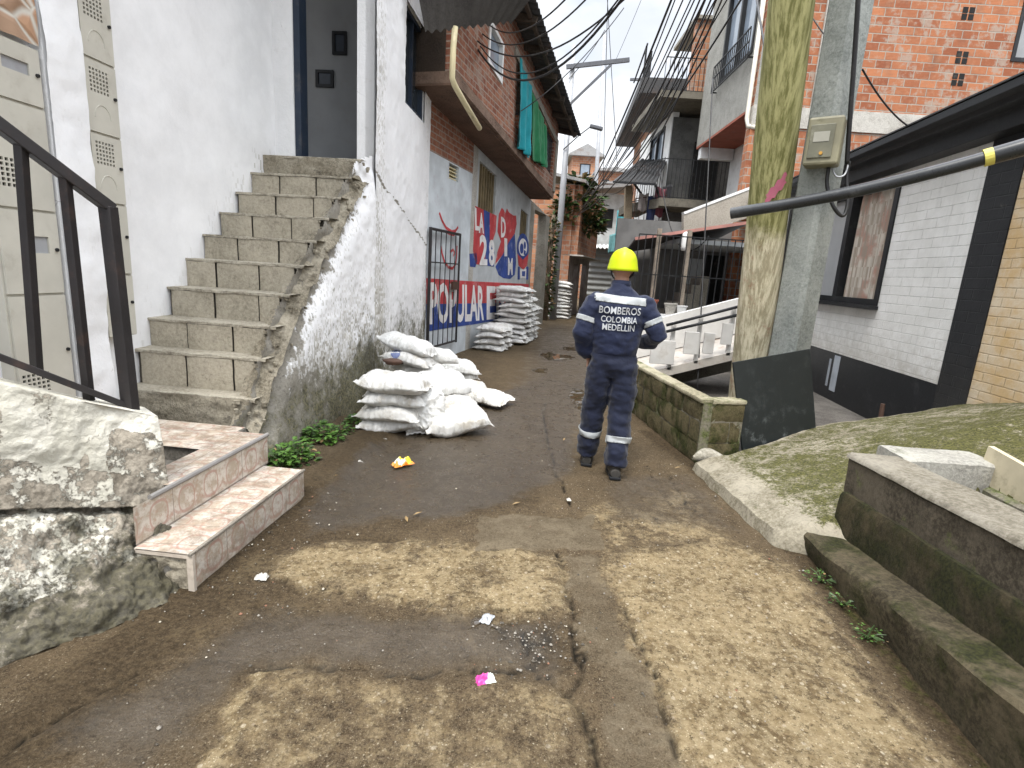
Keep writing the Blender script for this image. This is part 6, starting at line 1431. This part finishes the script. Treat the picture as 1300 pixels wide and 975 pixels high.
def fuse(name, mb, mat, parent, voxel, smooth=4, disp=None):
    o = mb.build(name, mat, parent, weld=False); md = o.modifiers.new('r', 'REMESH'); md.mode = 'VOXEL'; md.voxel_size = voxel
    s = o.modifiers.new('s', 'SMOOTH'); s.iterations = smooth; s.factor = .5
    dg = bpy.context.evaluated_depsgraph_get(); me = bpy.data.meshes.new_from_object(o.evaluated_get(dg)); o.modifiers.clear(); old = o.data; o.data = me; bpy.data.meshes.remove(old)
    if disp:
        nr = [v.normal.copy() for v in me.vertices]
        for v, n_ in zip(me.vertices, nr): v.co += n_*disp(v.co)
    for p in me.polygons: p.use_smooth = True
    return o
NAVY = cloth('navy_uniform', (.006, .011, .037), .4, 14, .75)
NAVY2 = cloth('navy_trousers', (.005, .0085, .026), .4, 14, .8)
sk = Mat('skin'); SKIN = sk.out(sk.mix(sk.noise(12, 4), (.30, .155, .10), (.40, .22, .15)), .55, None, 0, .4)
REFL = paint('silver_reflective_tape', (.36, .38, .39), .4, .12, .1, (.25, .25, .24), .3)
HELM = paint('fluorescent_yellow_helmet', (.50, .60, .004), .42, .10, .04, (.20, .22, .03), .35, 0, .4)
HAIR = paint('dark_hair', (.018, .014, .012), .6, .3, .3)
BOOT = paint('worn_black_boot', (.035, .033, .03), .6, .3, .2, (.12, .10, .08), .6)
pe = thing('person', 'person in a navy uniform and yellow helmet walking up the alley with back turned', 'person', (0, 0, 0))
AR = [(.185, -.005, 1.405), (.245, -.02, 1.29), (.318, -.04, 1.145), (.285, .10, 1.085), (.215, .235, 1.06)]
AL = [(-.185, -.005, 1.405), (-.235, -.02, 1.28), (-.272, -.045, 1.13), (-.25, .01, 1.02), (-.205, .06, .935)]
LL = [(-.095, .0, .90), (-.108, .03, .70), (-.118, .075, .50), (-.128, .095, .30), (-.135, .125, .09)]
LR = [(.092, .0, .90), (.095, -.01, .70), (.092, -.02, .50), (.09, -.075, .30), (.088, -.125, .09)]
# body
b = MB(); loft(b, [(0, 0, .82, .12, .09), (0, 0, 1.0, .135, .09), (0, 0, 1.2, .15, .095), (0, 0, 1.36, .165, .095), (0, 0, 1.43, .11, .075), (0, .005, 1.48, .062, .06), (0, .03, 1.56, .056, .058), (.0, .045, 1.62, .05, .05)])
ball(b, (0, .05, 1.655), .074, .094, .115); ball(b, (0, .075, 1.60), .055, .072, .065)
b.lathe([(.004, -.03), (.013, -.02), (.015, -.01), (.006, .03)], lambda x, y, z: Vector((x, .147+y*.9-.0*z, 1.635+z)), 8)          # nose
for s in (-1, 1): ball(b, (s*.076, .04, 1.64), .010, .020, .032, 10)
for A in (AR, AL): loft(b, [(*p, r, r) for p, r in zip(A, (.05, .046, .04, .036, .028))], (0, 1, 0), 12)
for A in (LL, LR): loft(b, [(*p, r, r) for p, r in zip(A, (.085, .08, .055, .052, .04))], (1, 0, 0), 12)
def hand(b, w, fwd, up, sgn, curl):
    w, fwd, up = Vector(w), Vector(fwd).normalized(), Vector(up).normalized(); sd = fwd.cross(up).normalized()*sgn
    loft(b, [(*(w-fwd*.02), .024, .022), (*(w+fwd*.03), .036, .018), (*(w+fwd*.085), .042, .016)], sd, 12)
    for k, (ln, off) in enumerate(((.066, -.030), (.076, -.010), (.070, .011), (.056, .030))):
        p = w+fwd*.08+sd*off; pts = [p]; d = fwd.copy()
        for j in range(3): d = (d*math.cos(curl)-up*math.sin(curl)).normalized(); up2 = up; pts.append(pts[-1]+d*ln/3)
        loft(b, [(*q, .0085, .0085) for q in pts], sd, 8)
    p = w+fwd*.025-sd*.032; loft(b, [(*p, .012, .012), (*(p-sd*.022+fwd*.028), .011, .011), (*(p-sd*.022+fwd*.058-up*.01), .009, .009)], up, 8)
hand(b, (.205, .25, 1.058), (-.55, .8, .05), (0, .1, 1), 1, .38); hand(b, (-.20, .068, .925), (.25, .35, -1), (-1, .3, 0), 1, .15)
bo = fuse('body', b, SKIN, pe, .0068, 3)
eb = MB()
for s in (-1, 1): ball(eb, (s*.031, .132, 1.658), .012, .011, .009, 10)
eb.build('eye', WHITEP, bo, smooth=True); MB().box(-.024, .024, .142, .150, 1.598, 1.606).build('mouth', paint('lips', (.25, .09, .07), .5), bo, bevel=.003)
h = MB(); ball(h, (0, .035, 1.675), .081, .098, .105, 20); hr = fuse('hair', h, HAIR, pe, .008, 2)
bm = bmesh.new(); bm.from_mesh(hr.data); bmesh.ops.delete(bm, geom=[v for v in bm.verts if v.co.y > .07 or v.co.z < 1.625-.25*(v.co.y-.0)], context='VERTS'); bm.to_mesh(hr.data); bm.free()
# jacket
def wrinkle(A, amp=.007):
    def f(co):
        n1 = noise.noise(Vector((co.x*7, co.y*7, co.z*13))); n2 = noise.noise(Vector((co.x*18+5, co.y*18, co.z*30))); return amp*n1*1.6+amp*.8*n2
    return f
j = MB(); loft(j, [(0, 0, .965, .165, .115), (0, 0, .99, .178, .128), (0, 0, 1.06, .190, .134), (0, -.002, 1.16, .195, .132), (0, -.008, 1.28, .205, .130), (0, -.012, 1.36, .208, .122), (0, -.008, 1.415, .185, .102), (0, .0, 1.46, .130, .086), (0, .008, 1.50, .076, .074), (0, .016, 1.53, .070, .070)], n=28)
for A, rr in ((AR, (.074, .074, .070, .062, .046)), (AL, (.074, .074, .070, .064, .055))): loft(j, [(*p, r, r*1.05) for p, r in zip(A, rr)], (0, 1, 0), 16)
for A in (AR, AL): ball(j, (A[0][0]*.97, A[0][1], A[0][2]-.005), .070, .075, .055)
ja = fuse('jacket', j, NAVY, pe, .0115, 5, wrinkle(1, .009))
tr = MB(); loft(tr, [(0, 0, 1.01, .165, .112), (0, -.003, .95, .178, .125), (0, -.006, .88, .185, .130), (0, 0, .80, .155, .105)], n=28)
for A in (LL, LR): loft(tr, [(*p, r, r2) for p, r, r2 in zip(A, (.106, .106, .098, .094, .088), (.116, .112, .104, .100, .100))], (1, 0, 0), 18)
tro = fuse('trousers', tr, NAVY2, pe, .0115, 4, wrinkle(1, .011))
for A, nm in ((LL, 'boot'), (LR, 'boot')):
    x, y, z = A[4]; s = MB(); yaw = .12 if x < 0 else -.1
    loft(s, [(x, y-.0, .20, .050, .055), (x, y, .12, .054, .062), (x, y+.01, .07, .052, .075), (x, y+.02, .02, .050, .09)], n=16)
    loft(s, [(x, y-.085, .045, .040, .040), (x, y, .045, .047, .048), (x+.1*yaw, y+.09, .042, .050, .042), (x+.2*yaw, y+.165, .036, .045, .034), (x+.25*yaw, y+.20, .030, .028, .026)], (1, 0, 0), 16)
    bt = fuse('boot', s, BOOT, pe, .007, 3)
    m = MB(); m.prism([(x-.045, y-.095), (x+.045, y-.095), (x+.050, y), (x+.055+.1*yaw, y+.10), (x+.04+.2*yaw, y+.19), (x-.04+.2*yaw, y+.19), (x-.055+.1*yaw, y+.10), (x-.05, y)], WORLD, .0, .022); m.build('sole', BLACK, bt, bevel=.004)
def band(name, src, parent, p0, n0, p1, n1, cond, off=.005):
    bm = bmesh.new(); bm.from_mesh(src.data)
    for p, n_ in ((p0, n0), (p1, n1)): bmesh.ops.bisect_plane(bm, geom=bm.verts[:]+bm.edges[:]+bm.faces[:], plane_co=Vector(p), plane_no=Vector(n_), clear_outer=True)
    bmesh.ops.delete(bm, geom=[f for f in bm.faces if not cond(f.calc_center_median())], context='FACES')
    bm.normal_update()
    for v in bm.verts: v.co += v.normal*off
    me = bpy.data.meshes.new(name); bm.to_mesh(me); bm.free(); me.materials.clear(); me.materials.append(REFL)
    for p in me.polygons: p.use_smooth = True
    o = bpy.data.objects.new(name, me); COL.objects.link(o); o.parent = parent; md = o.modifiers.new('t', 'SOLIDIFY'); md.thickness = .006; return o
band('back_band', ja, ja, (0, 0, 1.436), (.05, 0, 1), (0, 0, 1.380), (-.05, 0, -1), lambda c: abs(c.x) < .195)
def limb_band(src, A, i, t0, t1, cond):
    a, b2 = Vector(A[i]), Vector(A[i+1]); d = (b2-a).normalized(); band('sleeve_band' if src is ja else 'leg_band', src, src, a.lerp(b2, t1), d, a.lerp(b2, t0), -d, cond)
limb_band(ja, AR, 1, .15, .40, lambda c: c.x > .205); limb_band(ja, AL, 1, .15, .40, lambda c: c.x < -.185)
limb_band(tro, LL, 3, -.10, .13, lambda c: c.x < -.0); limb_band(tro, LR, 3, -.10, .13, lambda c: c.x > .0)
# lettering on the back
bvh = BVHTree.FromPolygons([v.co.copy() for v in ja.data.vertices], [tuple(p.vertices) for p in ja.data.polygons])
lt = MB()
def onback(x, z):
    h_ = bvh.ray_cast(Vector((x, -1, z)), Vector((0, 1, 0))); y = h_[0].y if h_[0] else -.13; return Vector((x, y-.006, z))
for s_, w, z0, hh_ in (('BOMBEROS', .315, 1.300, .056), ('COLOMBIA', .275, 1.235, .048), ('MEDELLIN', .245, 1.175, .048)):
    V, F = text_poly(s_, .012)
    # subdivide so that letters follow the cloth
    bm = bmesh.new(); vv = [bm.verts.new((a, b_, 0)) for a, b_ in V]
    for f in F:
        try: bm.faces.new([vv[i] for i in f])
        except ValueError: pass
    bmesh.ops.triangulate(bm, faces=bm.faces[:])
    bm.verts.index_update(); lt.add([onback(-w/2+w*v.co.x, z0+hh_*v.co.y) for v in bm.verts], [tuple(v.index for v in f.verts) for f in bm.faces]); bm.free()
lt.build('back_lettering', paint('grey_print', (.45, .47, .50), .6, .1, .05), ja)
cl = MB(); loft(cl, [(0, .012, 1.50, .078, .078), (0, .016, 1.525, .076, .077), (0, .018, 1.55, .072, .074)], n=24); cl.build('collar', NAVY, ja, smooth=True)
# helmet
hm = MB(); HC = Vector((0, .05, 1.660))
def hfn(p, q):
    a = p*2*math.pi; e = q*math.pi/2; cx, cy = math.cos(a), math.sin(a); rr = math.cos(e)**.72
    rx, ry = .113, .138; x = rx*cx*rr; y = ry*cy*rr; z = .152*math.sin(e)**.95-.02-.10*y
    z += .010*math.exp(-(x/.022)**2)*math.sin(e)
    if q < .14: k = (1-q/.14); x *= 1+.07*k; y *= 1+.05*k+(.16*k if cy > .2 else 0)*max(0, cy); z -= .012*k+(.016*k if cy < 0 else -.006)*abs(cy)
    return HC+Vector((x, y, z))
hm.grid(hfn, 48, 24); ho = hm.build('helmet', HELM, pe, smooth=True); md = ho.modifiers.new('t', 'SOLIDIFY'); md.thickness = .004
hb = MB(); loft(hb, [(0, .045, 1.625, .100, .118), (0, .045, 1.65, .110, .132)], n=28); hb.build('head_band', BLACK, ho, smooth=True)
st_ = MB()
for s in (-1, 1): st_.tube([(s*.092, .06, 1.645), (s*.080, .085, 1.60), (s*.045, .125, 1.553), (0, .135, 1.545)], .006, 6); st_.tube([(s*.085, -.03, 1.645), (s*.082, .03, 1.60), (s*.066, .085, 1.575)], .006, 6)
st_.build('chin_strap', BLACK, ho, smooth=True)
pe.location = (.80, 4.24, .0); pe.rotation_euler = (0, 0, R_(-6))
# ------------------------------------------------------------------ daylight: overcast sky and a soft sun
SUN_EL, SUN_AZ = 62, 202           # azimuth clockwise from +Y
wd_ = bpy.data.worlds.new('World'); SC.world = wd_; wd_.use_nodes = True; nt = wd_.node_tree; bg = nt.nodes['Background']
sky = nt.nodes.new('ShaderNodeTexSky'); sky.sky_type = 'NISHITA'; sky.sun_disc = False; sky.sun_elevation = R_(SUN_EL); sky.sun_rotation = R_(SUN_AZ)
tc = nt.nodes.new('ShaderNodeTexCoord')
def nd(t, **k):
    o = nt.nodes.new(t)
    for a, b in k.items(): setattr(o, a, b)
    return o
mp_ = nd('ShaderNodeMapping'); mp_.inputs['Scale'].default_value = (1, 1, 2.2); nt.links.new(tc.outputs['Generated'], mp_.inputs[0])
n1 = nd('ShaderNodeTexNoise'); n1.inputs['Scale'].default_value = 3.2; n1.inputs['Detail'].default_value = 7; n1.inputs['Roughness'].default_value = .55; nt.links.new(mp_.outputs[0], n1.inputs[0])
n2 = nd('ShaderNodeTexNoise'); n2.inputs['Scale'].default_value = 7; n2.inputs['Detail'].default_value = 6; nt.links.new(mp_.outputs[0], n2.inputs[0])
cm_ = nd('ShaderNodeMix', data_type='RGBA'); r1 = nd('ShaderNodeMapRange', interpolation_type='SMOOTHSTEP'); r1.inputs[1].default_value = .35; r1.inputs[2].default_value = .62
nt.links.new(n1.outputs[0], r1.inputs[0]); nt.links.new(r1.outputs[0], cm_.inputs[0]); cm_.inputs[6].default_value = (3.3, 3.5, 3.85, 1); cm_.inputs[7].default_value = (4.9, 5.0, 5.1, 1)
# brighter towards the zenith, as under any cloud deck
sx = nd('ShaderNodeSeparateXYZ'); nt.links.new(tc.outputs['Generated'], sx.inputs[0]); rz = nd('ShaderNodeMapRange'); rz.inputs[1].default_value = .42; rz.inputs[2].default_value = .85; rz.inputs[3].default_value = 1.; rz.inputs[4].default_value = 4.1; nt.links.new(sx.outputs[2], rz.inputs[0])
mu = nd('ShaderNodeMix', data_type='RGBA', blend_type='MULTIPLY'); mu.inputs[0].default_value = 1; nt.links.new(cm_.outputs[2], mu.inputs[6])
cb_ = nd('ShaderNodeCombineXYZ')
for i in range(3): nt.links.new(rz.outputs[0], cb_.inputs[i])
nt.links.new(cb_.outputs[0], mu.inputs[7])
fin = nd('ShaderNodeMix', data_type='RGBA'); r2 = nd('ShaderNodeMapRange', interpolation_type='SMOOTHSTEP'); r2.inputs[1].default_value = .30; r2.inputs[2].default_value = .5; r2.inputs[3].default_value = .72; r2.inputs[4].default_value = 1.; nt.links.new(n2.outputs[0], r2.inputs[0])
nt.links.new(r2.outputs[0], fin.inputs[0]); nt.links.new(sky.outputs[0], fin.inputs[6]); nt.links.new(mu.outputs[2], fin.inputs[7])
nt.links.new(fin.outputs[2], bg.inputs[0]); bg.inputs[1].default_value = .10
sl_ = bpy.data.lights.new('sun', 'SUN'); sl_.energy = 1.25; sl_.angle = R_(14); sl_.color = (1, .95, .87); so = bpy.data.objects.new('sun', sl_); COL.objects.link(so)
dv = Vector((math.sin(R_(SUN_AZ))*math.cos(R_(SUN_EL)), math.cos(R_(SUN_AZ))*math.cos(R_(SUN_EL)), math.sin(R_(SUN_EL)))); so.rotation_euler = dv.to_track_quat('Z', 'Y').to_euler(); so.location = (0, 0, 20)
vs_ = SC.view_settings; vs_.view_transform = 'Standard'; vs_.look = 'None'; vs_.gamma = 1; vs_.use_curve_mapping = False; vs_.exposure = 1.46
SC.cycles.max_bounces = 6; SC.cycles.diffuse_bounces = 3; SC.cycles.glossy_bounces = 2; SC.cycles.transmission_bounces = 2; SC.cycles.caustics_reflective = False; SC.cycles.caustics_refractive = False
